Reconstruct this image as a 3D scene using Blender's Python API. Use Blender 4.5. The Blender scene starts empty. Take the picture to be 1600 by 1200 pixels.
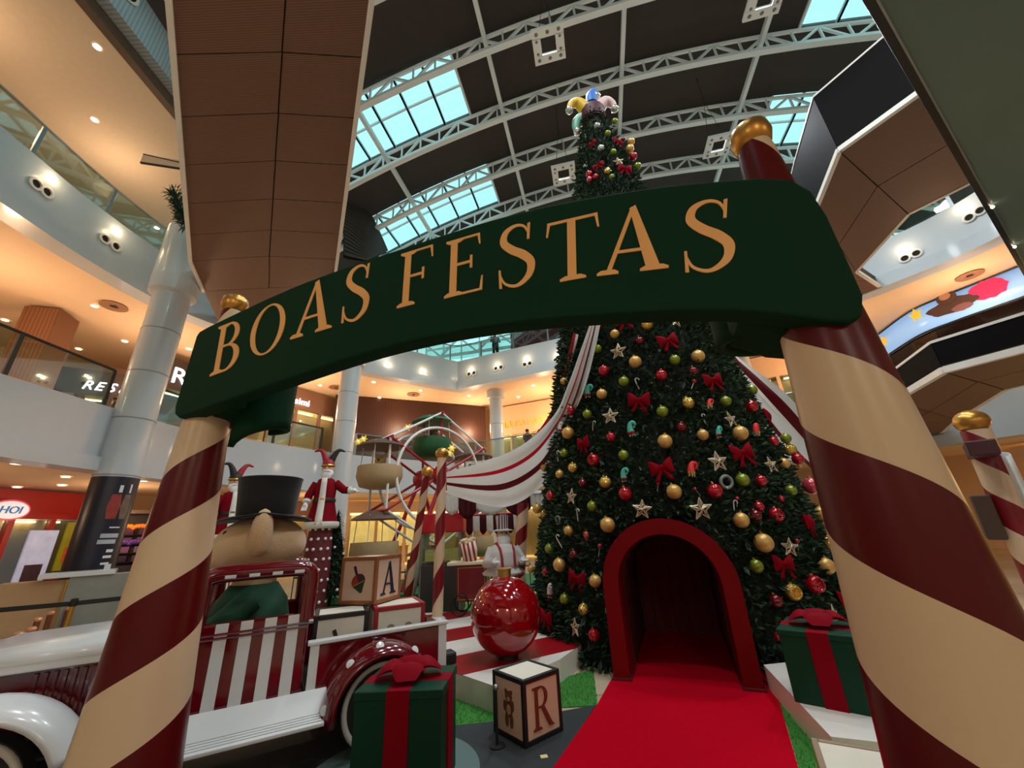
import bpy, math, random
import numpy as np
from mathutils import Vector, Matrix, Euler

# ------------------------------------------------------------------ camera, world, light
SC = bpy.context.scene
COL = SC.collection
FPX, EYE = 605.0, 1.5                       # focal length in px of the 1600x1200 frame, eye height
_up = np.array([-80.0, 1600.0, -FPX]); _up /= np.linalg.norm(_up)
_fw = np.array([0, 0, -1.0]); _fw = _fw - _up * _fw.dot(_up); _fw /= np.linalg.norm(_fw)
RM = np.array([np.cross(_fw, _up), _fw, _up])          # camera -> world
cam = bpy.data.cameras.new('camera')
cam.lens = FPX / 1600 * 36; cam.sensor_width = 36; cam.clip_start = .02; cam.clip_end = 200
camo = bpy.data.objects.new('camera', cam); COL.objects.link(camo)
camo.matrix_world = Matrix([list(RM[i]) + [(0, 0, EYE)[i]] for i in range(3)] + [[0, 0, 0, 1]])
SC.camera = camo

world = bpy.data.worlds.new('World'); SC.world = world; world.use_nodes = True
wn = world.node_tree.nodes; wl = world.node_tree.links
wbg = wn['Background']
wbg.inputs['Color'].default_value = (0.50, 0.81, 0.83, 1); wbg.inputs['Strength'].default_value = 1.5
SC.view_settings.view_transform = 'Standard'; SC.view_settings.look = 'None'
SC.view_settings.exposure = 0.0; SC.view_settings.gamma = 1.0
SC.view_settings.use_curve_mapping = False

def lamp(name, loc, power, color, r=.25):
    l = bpy.data.lights.new(name, 'POINT'); l.energy = power; l.color = color; l.shadow_soft_size = r
    o = bpy.data.objects.new(name, l); COL.objects.link(o); o.location = loc
    return o
# warm downlights of the gallery ceilings (one lamp for each run of fittings)
WARM = (1.0, .65, .39)
for p, w in [((-15.5, 4, 7.4), 230), ((-15.0, 9, 7.4), 230), ((-13.6, 13.5, 7.4), 260), ((-10.6, 18.2, 7.7), 300), ((-6.5, 21.8, 7.7), 260), ((-2.5, 24, 7.7), 280), ((2.0, 22.5, 7.7), 280), ((6.5, 20.5, 7.7), 240),
             ((-14.6, 5.5, 13.9), 150), ((-14.6, 10.5, 13.9), 150), ((-13.5, 8, 2.5), 70), ((-13, 13, 2.5), 80), ((-9.5, 18.8, 2.5), 80),
             ((-3, 22.5, 2.5), 80), ((16.6, 12, 7.9), 230), ((14, 16, 7.9), 230), ((17, 9, 2.6), 70)]:
    lamp('gallery_downlight_lamp', p, w * .88, WARM)
# unseen fill lamps added behind the camera to light the foreground
for p, w in [((-5.5, -6.5, 5.5), 200), ((1.5, -7, 5.5), 200), ((8, -6.5, 5.5), 170)]:
    lamp('fill_lamp_behind_camera', p, w, (1.0, .90, .76), .6)

# ------------------------------------------------------------------ helpers
rnd = random.Random(7)
def V(*a): return Vector(a)
def _ray(x, y): return RM @ np.array([x - 800.0, 600.0 - y, -FPX])
CAMP = np.array([0, 0, EYE])
def pz(x, y, z): d = _ray(x, y); return Vector(CAMP + d * ((z - EYE) / d[2]))
def py(x, y, Y): d = _ray(x, y); return Vector(CAMP + d * (Y / d[1]))
def pp(x, y, O, n):
    d = _ray(x, y); O = np.array(O, float); n = np.array(n, float)
    return Vector(CAMP + d * ((O - CAMP).dot(n) / d.dot(n)))

def lin(c): return tuple((v / 12.92 if v <= .04045 else ((v + .055) / 1.055) ** 2.4) for v in c)
def rgb(r, g, b): return lin((r / 255, g / 255, b / 255)) + (1,)
MATS = {}
def M(name, col, rough=.5, metal=0., var=.06, vs=6., bump=0., bs=40., emit=0., coat=0., sheen=0., spec=None):
    if name in MATS: return MATS[name]
    m = bpy.data.materials.new(name); m.use_nodes = True; MATS[name] = m
    nt = m.node_tree; N = nt.nodes; L = nt.links; b = N['Principled BSDF']
    c = rgb(*col)
    tc = N.new('ShaderNodeTexCoord'); nz = N.new('ShaderNodeTexNoise'); nz.inputs['Scale'].default_value = vs; nz.inputs['Detail'].default_value = 3
    L.new(tc.outputs['Object'], nz.inputs['Vector'])
    mx = N.new('ShaderNodeMix'); mx.data_type = 'RGBA'
    mx.inputs['A'].default_value = tuple(v * (1 - var) for v in c[:3]) + (1,); mx.inputs['B'].default_value = tuple(min(1, v * (1 + var)) for v in c[:3]) + (1,)
    L.new(nz.outputs['Fac'], mx.inputs['Factor']); L.new(mx.outputs['Result'], b.inputs['Base Color'])
    b.inputs['Roughness'].default_value = rough; b.inputs['Metallic'].default_value = metal
    b.inputs['Coat Weight'].default_value = coat; b.inputs['Coat Roughness'].default_value = .08
    if spec is not None: b.inputs['Specular IOR Level'].default_value = spec
    if sheen: b.inputs['Sheen Weight'].default_value = sheen
    if bump:
        n2 = N.new('ShaderNodeTexNoise'); n2.inputs['Scale'].default_value = bs; L.new(tc.outputs['Object'], n2.inputs['Vector'])
        bp = N.new('ShaderNodeBump'); bp.inputs['Strength'].default_value = bump; bp.inputs['Distance'].default_value = .02
        L.new(n2.outputs['Fac'], bp.inputs['Height']); L.new(bp.outputs['Normal'], b.inputs['Normal'])
    if emit:
        L.new(mx.outputs['Result'], b.inputs['Emission Color']); b.inputs['Emission Strength'].default_value = emit
    return m
def glass(name, tint, amount=.12, rough=.03):
    if name in MATS: return MATS[name]
    m = bpy.data.materials.new(name); m.use_nodes = True; MATS[name] = m
    nt = m.node_tree; N = nt.nodes; L = nt.links; N.remove(N['Principled BSDF'])
    t = N.new('ShaderNodeBsdfTransparent'); t.inputs[0].default_value = rgb(*tint)
    g = N.new('ShaderNodeBsdfGlossy'); g.inputs['Roughness'].default_value = rough
    fr = N.new('ShaderNodeLayerWeight'); fr.inputs['Blend'].default_value = .25
    mp = N.new('ShaderNodeMapRange'); mp.inputs['To Min'].default_value = amount * .5; mp.inputs['To Max'].default_value = amount + .35
    mx = N.new('ShaderNodeMixShader'); L.new(fr.outputs['Facing'], mp.inputs['Value']); L.new(mp.outputs['Result'], mx.inputs['Fac'])
    L.new(t.outputs[0], mx.inputs[1]); L.new(g.outputs[0], mx.inputs[2]); L.new(mx.outputs[0], N['Material Output'].inputs['Surface'])
    return m
def wave_mat(name, c1, c2, scale, axis='Z', rough=.5, dist=.6, bump=.0, kind='BANDS', detail=2.):
    """banded two-tone procedural (wood boards, ribbed sheet)"""
    if name in MATS: return MATS[name]
    m = M(name, c1, rough); nt = m.node_tree; N = nt.nodes; L = nt.links; b = N['Principled BSDF']
    tc = [n for n in N if n.type == 'TEX_COORD'][0]
    w = N.new('ShaderNodeTexWave'); w.bands_direction = axis; w.inputs['Scale'].default_value = scale; w.inputs['Distortion'].default_value = dist
    w.inputs['Detail'].default_value = detail; L.new(tc.outputs['Object'], w.inputs['Vector'])
    mx = N.new('ShaderNodeMix'); mx.data_type = 'RGBA'; mx.inputs['A'].default_value = rgb(*c1); mx.inputs['B'].default_value = rgb(*c2)
    L.new(w.outputs['Fac'], mx.inputs['Factor']); L.new(mx.outputs['Result'], b.inputs['Base Color'])
    if bump:
        bp = N.new('ShaderNodeBump'); bp.inputs['Strength'].default_value = bump; bp.inputs['Distance'].default_value = .02
        L.new(w.outputs['Fac'], bp.inputs['Height']); L.new(bp.outputs['Normal'], b.inputs['Normal'])
    return m
def helix_mat(name, c1, c2, pitch, hand, phase=0., rough=.35, duty=.5, starts=1):
    """barber-pole stripes about the object's own z axis"""
    m = M(name, c1, rough, var=0); nt = m.node_tree; N = nt.nodes; L = nt.links; b = N['Principled BSDF']
    tc = [n for n in N if n.type == 'TEX_COORD'][0]; s = N.new('ShaderNodeSeparateXYZ'); L.new(tc.outputs['Object'], s.inputs[0])
    def mth(op, a, bb=None):
        n = N.new('ShaderNodeMath'); n.operation = op
        for i, v in enumerate((a, bb)):
            if v is None: continue
            if isinstance(v, (int, float)): n.inputs[i].default_value = v
            else: L.new(v, n.inputs[i])
        return n.outputs[0]
    at = mth('ARCTAN2', s.outputs['Y'], s.outputs['X'])
    v = mth('ADD', mth('MULTIPLY', at, hand * starts / (2 * math.pi)), mth('MULTIPLY', s.outputs['Z'], 1 / pitch))
    fr = mth('FRACT', mth('ADD', v, 100 + phase)); k = mth('LESS_THAN', fr, duty)
    mx = N.new('ShaderNodeMix'); mx.data_type = 'RGBA'; mx.inputs['A'].default_value = rgb(*c1); mx.inputs['B'].default_value = rgb(*c2)
    L.new(k, mx.inputs['Factor']); L.new(mx.outputs['Result'], b.inputs['Base Color'])
    return m
def stripe_mat(name, c1, c2, axis, pitch, phase=0., rough=.5, duty=.5):
    if name in MATS: return MATS[name]
    m = M(name, c1, rough, var=0); nt = m.node_tree; N = nt.nodes; L = nt.links; b = N['Principled BSDF']
    tc = [n for n in N if n.type == 'TEX_COORD'][0]; s = N.new('ShaderNodeSeparateXYZ')
    L.new(tc.outputs['UV' if axis in 'UW' else 'Object'], s.inputs[0]); ax = {'U': 'X', 'W': 'Y'}.get(axis, axis)
    a = N.new('ShaderNodeMath'); a.operation = 'MULTIPLY_ADD'; a.inputs[1].default_value = 1 / pitch; a.inputs[2].default_value = 100 + phase; L.new(s.outputs[ax], a.inputs[0])
    f = N.new('ShaderNodeMath'); f.operation = 'FRACT'; L.new(a.outputs[0], f.inputs[0])
    k = N.new('ShaderNodeMath'); k.operation = 'LESS_THAN'; k.inputs[1].default_value = duty; L.new(f.outputs[0], k.inputs[0])
    mx = N.new('ShaderNodeMix'); mx.data_type = 'RGBA'; mx.inputs['A'].default_value = rgb(*c1); mx.inputs['B'].default_value = rgb(*c2)
    L.new(k.outputs[0], mx.inputs['Factor']); L.new(mx.outputs['Result'], b.inputs['Base Color'])
    return m

def tag(o, label=None, cat=None, group=None, kind=None):
    if label: o['label'] = label
    if cat: o['category'] = cat
    if group: o['group'] = group
    if kind: o['kind'] = kind
    return o
def thing(name, label, cat, loc=(0, 0, 0), rz=0., group=None, rot=None):
    o = bpy.data.objects.new(name, None); COL.objects.link(o); o.empty_display_size = .1
    o.location = loc; o.rotation_euler = rot if rot else (0, 0, rz)
    return tag(o, label, cat, group)
def copy_tree(o, parent=None):
    c = o.copy(); COL.objects.link(c); c.parent = parent
    for ch in list(o.children): copy_tree(ch, c)
    return c

class MB:
    def __init__(s): s.v = []; s.f = []; s.uv = {}
    def add(s, vs, fs):
        b = len(s.v); s.v += [tuple(p) for p in vs]; s.f += [tuple(b + i for i in f) for f in fs]; return s
    def box(s, c, d, rz=0., rot=None):
        x, y, z = d[0] / 2, d[1] / 2, d[2] / 2; R = (Euler(rot) if rot else Euler((0, 0, rz))).to_matrix(); c = Vector(c)
        vs = [c + R @ Vector((i * x, j * y, k * z)) for i in (-1, 1) for j in (-1, 1) for k in (-1, 1)]
        return s.add(vs, [(0, 1, 3, 2), (4, 6, 7, 5), (0, 4, 5, 1), (2, 3, 7, 6), (0, 2, 6, 4), (1, 5, 7, 3)])
    def bar(s, a, b, w, h=None, up=(0, 0, 1)):
        a = Vector(a); b = Vector(b); h = h or w; d = (b - a).normalized(); u = Vector(up)
        if abs(d.dot(u)) > .98: u = Vector((1, 0, 0))
        x = d.cross(u).normalized() * w / 2; y = x.cross(d).normalized() * h / 2
        vs = [p + i * x + j * y for p in (a, b) for i, j in ((-1, -1), (1, -1), (1, 1), (-1, 1))]
        return s.add(vs, [(3, 2, 1, 0), (4, 5, 6, 7), (0, 1, 5, 4), (1, 2, 6, 5), (2, 3, 7, 6), (3, 0, 4, 7)])
    def tube(s, pts, r, n=8, cap=True, closed=False):
        pts = [Vector(p) for p in pts]; k = len(pts); rs = r if isinstance(r, (list, tuple)) else [r] * k; rings = []
        up = None
        for i, p in enumerate(pts):
            a = pts[(i - 1) % k] if (i > 0 or closed) else p; b = pts[(i + 1) % k] if (i < k - 1 or closed) else p
            d = (b - a).normalized()
            if up is None: up = Vector((0, 0, 1)) if abs(d.z) < .9 else Vector((1, 0, 0))
            x = d.cross(up); x = x.normalized() if x.length > 1e-6 else d.orthogonal().normalized(); up = x.cross(d).normalized()
            rings.append([p + rs[i] * (math.cos(t) * x + math.sin(t) * up) for t in [2 * math.pi * j / n for j in range(n)]])
        vs = [q for R in rings for q in R]; fs = []
        for i in range(k if closed else k - 1):
            for j in range(n):
                i2 = (i + 1) % k; fs.append((i * n + j, i * n + (j + 1) % n, i2 * n + (j + 1) % n, i2 * n + j))
        if cap and not closed: fs += [tuple(range(n))[::-1], tuple((k - 1) * n + j for j in range(n))]
        return s.add(vs, fs)
    def lathe(s, prof, n=24, c=(0, 0, 0), sx=1., sy=1., flute=None, cap=True):
        c = Vector(c); vs = []; k = len(prof)
        for i, (r, z) in enumerate(prof):
            for j in range(n):
                t = 2 * math.pi * j / n; q = r * (flute(t, i) if flute else 1); vs.append(c + Vector((q * math.cos(t) * sx, q * math.sin(t) * sy, z)))
        fs = [(i * n + j, i * n + (j + 1) % n, (i + 1) * n + (j + 1) % n, (i + 1) * n + j) for i in range(k - 1) for j in range(n)]
        if cap:
            if prof[0][0] > 1e-4: fs.append(tuple(range(n))[::-1])
            if prof[-1][0] > 1e-4: fs.append(tuple((k - 1) * n + j for j in range(n)))
        return s.add(vs, fs)
    def ball(s, c, r, n=16, m=10, sc=(1, 1, 1)):
        prof = [(r * math.sin(math.pi * i / m), -r * math.cos(math.pi * i / m)) for i in range(m + 1)]
        b = len(s.v); s.lathe(prof, n, (0, 0, 0), cap=False); c = Vector(c)
        for i in range(b, len(s.v)): s.v[i] = (s.v[i][0] * sc[0] + c.x, s.v[i][1] * sc[1] + c.y, s.v[i][2] * sc[2] + c.z)
        return s
    def prism(s, poly, z0, z1):
        n = len(poly); vs = [(p[0], p[1], z0) for p in poly] + [(p[0], p[1], z1) for p in poly]
        ar = sum(poly[i][0] * poly[(i + 1) % n][1] - poly[(i + 1) % n][0] * poly[i][1] for i in range(n))
        fs = [tuple(range(n))[::-1], tuple(range(n, 2 * n))] + [(i, (i + 1) % n, n + (i + 1) % n, n + i) for i in range(n)]
        if ar < 0: fs = [f[::-1] for f in fs]
        return s.add(vs, fs)
    def grid(s, rows, thick=0., flip=False):
        """rows of points -> sheet"""
        r, c = len(rows), len(rows[0]); vs = [p for R in rows for p in R]
        fs = [(i * c + j, i * c + j + 1, (i + 1) * c + j + 1, (i + 1) * c + j) for i in range(r - 1) for j in range(c - 1)]
        b = len(s.v); s.add(vs, [f[::-1] for f in fs] if flip else fs)
        for i in range(r):
            for j in range(c): s.uv[b + i * c + j] = (j / (c - 1), i / (r - 1))
        return s
    def xf(s, mat, start=0):
        for i in range(start, len(s.v)): s.v[i] = tuple(mat @ Vector(s.v[i]))
        return s
    def build(s, name, mat, parent=None, smooth=None, loc=None, solid=0., bevel=0., bseg=2, subsurf=0):
        me = bpy.data.meshes.new(name); me.from_pydata(s.v, [], s.f); me.update()
        if s.uv:
            ul = me.uv_layers.new(name='UVMap')
            for l in me.loops: ul.data[l.index].uv = s.uv.get(l.vertex_index, (0, 0))
        me.materials.append(mat)
        if smooth is not None:
            for p in me.polygons: p.use_smooth = True
            me.set_sharp_from_angle(angle=math.radians(smooth))
        o = bpy.data.objects.new(name, me); COL.objects.link(o); o.parent = parent
        if loc is not None: o.location = loc
        if solid: md = o.modifiers.new('solid', 'SOLIDIFY'); md.thickness = solid; md.offset = 0
        if bevel: md = o.modifiers.new('bevel', 'BEVEL'); md.width = bevel; md.segments = bseg; md.limit_method = 'ANGLE'; md.angle_limit = math.radians(40)
        if subsurf: md = o.modifiers.new('sub', 'SUBSURF'); md.levels = subsurf; md.render_levels = subsurf
        return o
def struct(o): o['kind'] = 'structure'; return o
def inst(o, name, parent, loc=(0, 0, 0), rot=(0, 0, 0), scale=(1, 1, 1), mat=None):
    c = bpy.data.objects.new(name, o.data); COL.objects.link(c); c.parent = parent; c.location = loc; c.rotation_euler = rot; c.scale = scale
    return c
def catmull(pts, n=6):
    P = [Vector(p) for p in pts]; out = []
    for i in range(len(P) - 1):
        a, b, c, d = P[max(i - 1, 0)], P[i], P[i + 1], P[min(i + 2, len(P) - 1)]
        for j in range(n):
            t = j / n; out.append(.5 * ((2 * b) + (c - a) * t + (2 * a - 5 * b + 4 * c - d) * t * t + (3 * b - a - 3 * c + d) * t ** 3))
    out.append(P[-1]); return out
def text_mb(txt, size, shear=0., ext=.01, align='LEFT'):
    cu = bpy.data.curves.new('t', 'FONT'); cu.body = txt; cu.size = size; cu.extrude = ext; cu.shear = shear; cu.align_x = align; cu.resolution_u = 3
    o = bpy.data.objects.new('t', cu); COL.objects.link(o)
    dg = bpy.context.evaluated_depsgraph_get(); me = o.evaluated_get(dg).to_mesh()
    m = MB(); m.add([v.co[:] for v in me.vertices], [tuple(p.vertices) for p in me.polygons])
    o.evaluated_get(dg).to_mesh_clear(); bpy.data.objects.remove(o); bpy.data.curves.remove(cu)
    return m
def frame_mat(origin, xdir, zdir=(0, 0, 1)):
    """matrix with local x along xdir, local y up (zdir), local z out of the face"""
    x = Vector(xdir).normalized(); y = Vector(zdir).normalized(); z = x.cross(y)
    m = Matrix((x, y, z)).transposed().to_4x4(); m.translation = Vector(origin); return m

# ------------------------------------------------------------------ materials shared around the mall
m_white = M('fascia_white_paint', (190, 198, 204), .32, var=.02, coat=.25)
m_ceil = M('gallery_ceiling_cream', (226, 198, 164), .7, var=.03)
m_floor = M('mall_floor_stone', (196, 178, 158), .25, var=.08, vs=2.)
m_steel = M('brushed_steel', (150, 155, 155), .35, metal=.8)
m_dark = M('dark_bronze_metal', (58, 52, 46), .45, metal=.4)
m_glass = glass('balustrade_glass', (226, 240, 236), .10)
m_soffit = wave_mat('wood_slat_soffit', (122, 88, 68), (98, 68, 52), 9., axis='Y', rough=.55, dist=.25, bump=.15)
m_joint = M('soffit_joint_black', (52, 36, 28), .8)
m_pane = glass('skylight_pane', (236, 252, 252), .05)
m_truss = M('truss_white_paint', (240, 244, 244), .4, var=.01)
m_roof = M('roof_board_brown', (66, 55, 50), .75, var=.10, vs=3., bump=.2, bs=18)
m_lens = M('downlight_lens_glow', (255, 232, 200), .5, var=0, emit=14.)
m_ring = M('downlight_ring_white', (232, 224, 214), .4)

# ================================================================== THE MALL
Z1C, Z2A, Z2F, Z2C, Z3F, Z3C = 3.45, 3.8, 5.15, 9.45, 11.3, 15.5   # ceilings (C), lip (A) and floors (F)
def vxy(L): return [Vector((p[0], p[1], 0)) for p in L]
LEFT2 = catmull(vxy([(-11, -8), (-11, 0), (-10.9, 6), (-10.95, 9.8), (-10.8, 12.4), (-9.4, 15.2), (-8.1, 17.4), (-5.4, 20.0), (-3.25, 21.6)]), 4)
BACK = vxy([(-3.25, 21.6), (0, 20.25), (2.8, 19.15), (8, 17.05), (13.9, 13.3)])
RIGHT = catmull(vxy([(13.9, 13.3), (14.6, 12.3), (15.4, 11), (15.8, 9.3), (16, 5), (16, -8)]), 4)
LEFT3 = catmull(vxy([(-12.2, -8), (-12.2, 0), (-12.1, 5.5), (-12.3, 9.0), (-11.9, 12.0), (-10.2, 15.0), (-8.3, 17.6), (-5.4, 20.0), (-3.25, 21.6)]), 4)
EDGE2 = LEFT2 + BACK[1:] + RIGHT[1:]
EDGE3 = LEFT3 + BACK[1:] + RIGHT[1:]
def offset(E, d):
    out = []
    for i, p in enumerate(E):
        a = E[max(i - 1, 0)]; b = E[min(i + 1, len(E) - 1)]; t = (b - a).normalized(); out.append(p + Vector((-t.y, t.x, 0)) * d)
    return out
def band(E, d0, d1, z0, z1):
    A = offset(E, d0); B = offset(E, d1); m = MB(); vs = []
    for a, b in zip(A, B): vs += [(a.x, a.y, z0), (b.x, b.y, z0), (b.x, b.y, z1), (a.x, a.y, z1)]
    fs = []
    for i in range(len(E) - 1):
        k = i * 4; fs += [(k, k + 4, k + 5, k + 1), (k + 1, k + 5, k + 6, k + 2), (k + 2, k + 6, k + 7, k + 3), (k + 3, k + 7, k + 4, k)]
    fs += [(0, 1, 2, 3), (len(vs) - 1, len(vs) - 2, len(vs) - 3, len(vs) - 4)]
    return m.add(vs, fs)
def st(o, label, cat): return tag(o, label, cat, kind='structure')
# ground floor: large stone tiles come from the material's grid
m_tile = M('stone_floor_tiles', (200, 178, 152), .18, var=.05, vs=1.5)
nt = m_tile.node_tree; bk = nt.nodes.new('ShaderNodeTexBrick'); bk.offset = 0
for k, v in (('Scale', 1.0), ('Mortar Size', .008), ('Brick Width', .9), ('Row Height', .9)): bk.inputs[k].default_value = v
bk.inputs['Color1'].default_value = rgb(205, 184, 158); bk.inputs['Color2'].default_value = rgb(192, 170, 145); bk.inputs['Mortar'].default_value = rgb(120, 105, 92)
nt.links.new([n for n in nt.nodes if n.type == 'TEX_COORD'][0].outputs['Object'], bk.inputs['Vector']); nt.links.new(bk.outputs['Color'], nt.nodes['Principled BSDF'].inputs['Base Color'])
st(MB().box((1, 12, -.1), (56, 44, .2)).build('floor', m_tile), 'polished beige stone floor of the mall', 'floor')
# galleries: fascias, lips, ceilings, floors
st(band(EDGE2, 0, .35, Z2A, Z2F).build('trim_1', m_white, smooth=35), 'white curved fascia of the first gallery', 'fascia')
st(band(EDGE2, -.12, .5, Z1C, Z2A).build('trim_2', m_white, smooth=35), 'white lower lip under the first gallery fascia', 'fascia')
st(band(EDGE3, 0, .35, Z2C + .5, Z3F).build('trim_3', m_white, smooth=35), 'white curved fascia of the upper gallery', 'fascia')
st(band(EDGE3, -.12, .5, Z2C, Z2C + .5).build('trim_4', m_white, smooth=35), 'white lower lip under the upper gallery fascia', 'fascia')
st(band(EDGE2, .5, 8, Z1C + .05, Z1C + .2).build('ceiling', m_ceil), 'cream ceiling of the ground floor arcade', 'ceiling')
st(band(EDGE3, .5, 14, Z2C + .05, Z2C + .2).build('ceiling', m_ceil), 'cream ceiling of the first gallery with downlights', 'ceiling')
st(band(EDGE2, .36, 14, Z2F - .3, Z2F - .1).build('floor', m_floor), 'stone floor of the first gallery', 'floor')
st(band(EDGE3, .36, 15, Z3F - .3, Z3F - .1).build('floor', m_floor), 'stone floor of the upper gallery', 'floor')
L3C = [p for p in LEFT3 if p.y < 13.2]
E4 = [Vector((-11.3, y, 0)) for y in (-8, 0, 6, 12, 17.2)]
st(band(E4, 0, 16, Z3C, Z3C + .3).build('ceiling', M('top_gallery_ceiling', (214, 196, 172), .7)), 'cream ceiling of the top gallery on the left', 'ceiling')
st(band(E4, -.25, 0, Z3C - .05, Z3C + .35).build('trim_5', M('bronze_edge_trim', (92, 72, 56), .5)), 'dark bronze edge strip of the top gallery ceiling', 'trim')
st(band(E4, -.6, -.2, Z3C + .35, Z3C + 2.6).build('trim_6', wave_mat('ribbed_grey_cladding', (168, 178, 184), (140, 150, 158), 3., axis='Y', rough=.4, dist=0, bump=.2)), 'ribbed grey upstand with round vents above the top gallery', 'fascia')
for k, yy in enumerate((5.6, 6.35)):
    v = thing('round_vent', 'black round air vent in the grey upstand, %s the bronze strip' % ('nearer the camera above' if k == 0 else 'second one above'), 'vent', (-10.69, yy, Z3C + 1.35), rot=(0, math.pi / 2, 0))
    MB().lathe([(.30, 0), (.34, .03), (.30, .05), (.26, .02)], 20, cap=False).build('rim', m_ring, v, 40); MB().lathe([(.001, .008), (.27, .01)], 20).build('opening', M('black_void', (14, 14, 15), .9), v)
# shop walls at the back of the galleries
OUT2 = [p for p in offset(EDGE2, 5.2)]
m_shopw = M('shop_wall_cream', (205, 172, 138), .6, var=.04)
st(band(EDGE2, 5.2, 5.5, 0, Z1C + .05).build('wall_ground', m_shopw), 'cream shop wall round the ground floor', 'wall')
WF = vxy([(-22.5, -8), (-22.5, 12), (-17.5, 17.5), (-13.2, 19.4), (-11.0, 23.0)]) + offset(BACK, 5.0) + vxy([(18.6, 18.4), (18.6, 11), (20.5, 5), (20.5, -8)])
st(band(WF, 0, .3, Z2F - .1, Z2C + .05).build('wall_first', m_shopw), 'cream shop wall round the first gallery', 'wall')
st(band([Vector((-27, -8, 0)), Vector((-27, 13, 0)), Vector((-20, 20, 0))], 0, .3, Z3F - .1, Z3C).build('wall_top', M('top_wall_tan', (196, 160, 120), .6)), 'tan wall behind the top left gallery', 'wall')

# balustrades
def balustrade(E, z, label, step=2.2, h=1.05, dark=False, d=.12):
    L = offset(E, d); seg = [0]
    for a, b in zip(L, L[1:]): seg.append(seg[-1] + (b - a).length)
    def at(s):
        for i in range(len(seg) - 1):
            if seg[i + 1] >= s: t = (s - seg[i]) / max(1e-6, seg[i + 1] - seg[i]); return L[i].lerp(L[i + 1], t)
        return L[-1].copy()
    n = max(1, round(seg[-1] / step)); pts = [at(seg[-1] * i / n) for i in range(n + 1)]
    th = thing('balustrade', label, 'balustrade', (pts[0].x, pts[0].y, z)); o = Vector((pts[0].x, pts[0].y, 0))
    pm = m_dark if dark else m_steel; post = None
    for i, p in enumerate(pts):
        q = p - o; dr = (pts[min(i + 1, n)] - pts[max(i - 1, 0)]); rz = math.atan2(dr.y, dr.x)
        if post is None: ob = post = MB().box((0, 0, h / 2), (.09, .05, h)).build('post', pm, th)
        else: ob = inst(post, 'post', th)
        ob.location = q; ob.rotation_euler = (0, 0, rz)
    rail = MB().tube([p - o + Vector((0, 0, h)) for p in [at(seg[-1] * i / (n * 3)) for i in range(n * 3 + 1)]], .035, 6).build('handrail', pm, th, 50)
    for i in range(n):
        a, b = pts[i] - o, pts[i + 1] - o; g = .06 / (b - a).length
        a2, b2 = a.lerp(b, g), b.lerp(a, g)
        m = MB(); m.bar(a2 + Vector((0, 0, h / 2 + .02)), b2 + Vector((0, 0, h / 2 + .02)), .016, h - .1); m.build('glass_panel', m_glass, th)
    return th
balustrade([p for p in LEFT2 if 2 < p.y < 10.1], Z2F, 'glass balustrade of the first gallery left of the poster column', dark=True)
balustrade([p for p in LEFT2 if 10.9 < p.y < 17.3], Z2F, 'glass balustrade of the first gallery behind the green ribbon', dark=True)
balustrade([p for p in LEFT2 if p.y > 17.6] + BACK[1:], Z2F, 'glass balustrade of the first gallery behind the ferris wheel')
balustrade([p for p in LEFT3 if 2 < p.y < 11.5], Z3F, 'glass balustrade of the upper gallery in the top left corner')
balustrade([p for p in LEFT3 if p.y > 15.5] + BACK[1:4], Z3F, 'glass balustrade of the upper gallery where a guard stands')
balustrade(RIGHT[2:10], Z3F, 'glass balustrade of the upper gallery on the right')

# columns
def column(name, x, y, r, z1, label, rings):
    t = thing(name, label, 'column', (x, y, 0))
    MB().lathe([(r, 0), (r, z1)], 28).build('shaft', m_white, t, 40)
    for z in rings: MB().lathe([(r + .004, z - .02), (r + .014, z), (r + .004, z + .02)], 28, cap=False).build('joint_ring', M('ring_grey', (150, 156, 158), .4), t, 60)
    MB().lathe([(r + .01, z1 - .55), (r + .14, z1 - .5), (r + .16, z1), (r + .01, z1)], 28).build('capital', m_white, t, 40)
    return t
c1 = column('round_column', -10.75, 10.45, .47, Z2C + .1, 'tall white round column wrapped in a dark blue poster', (3.35, 4.9, 6.3, 7.7))
MB().lathe([(.62, Z2C), (.62, Z3F + .2)], 28).build('upper_shaft', m_white, c1, 40)
column('round_column', -7.75, 17.2, .45, Z2C + .4, 'white round column between the lit shop and the ferris wheel', (5.1, 6.5, 7.9))
column('round_column', -1.02, 22.3, .40, Z2C + .05, 'slim white round column beside the gold lettered shop', (5.3, 7.4))
column('round_column', 11.2, 17.6, .45, Z2C + .05, 'white round column beyond the tree on the right', (5.3, 7.4))

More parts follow.
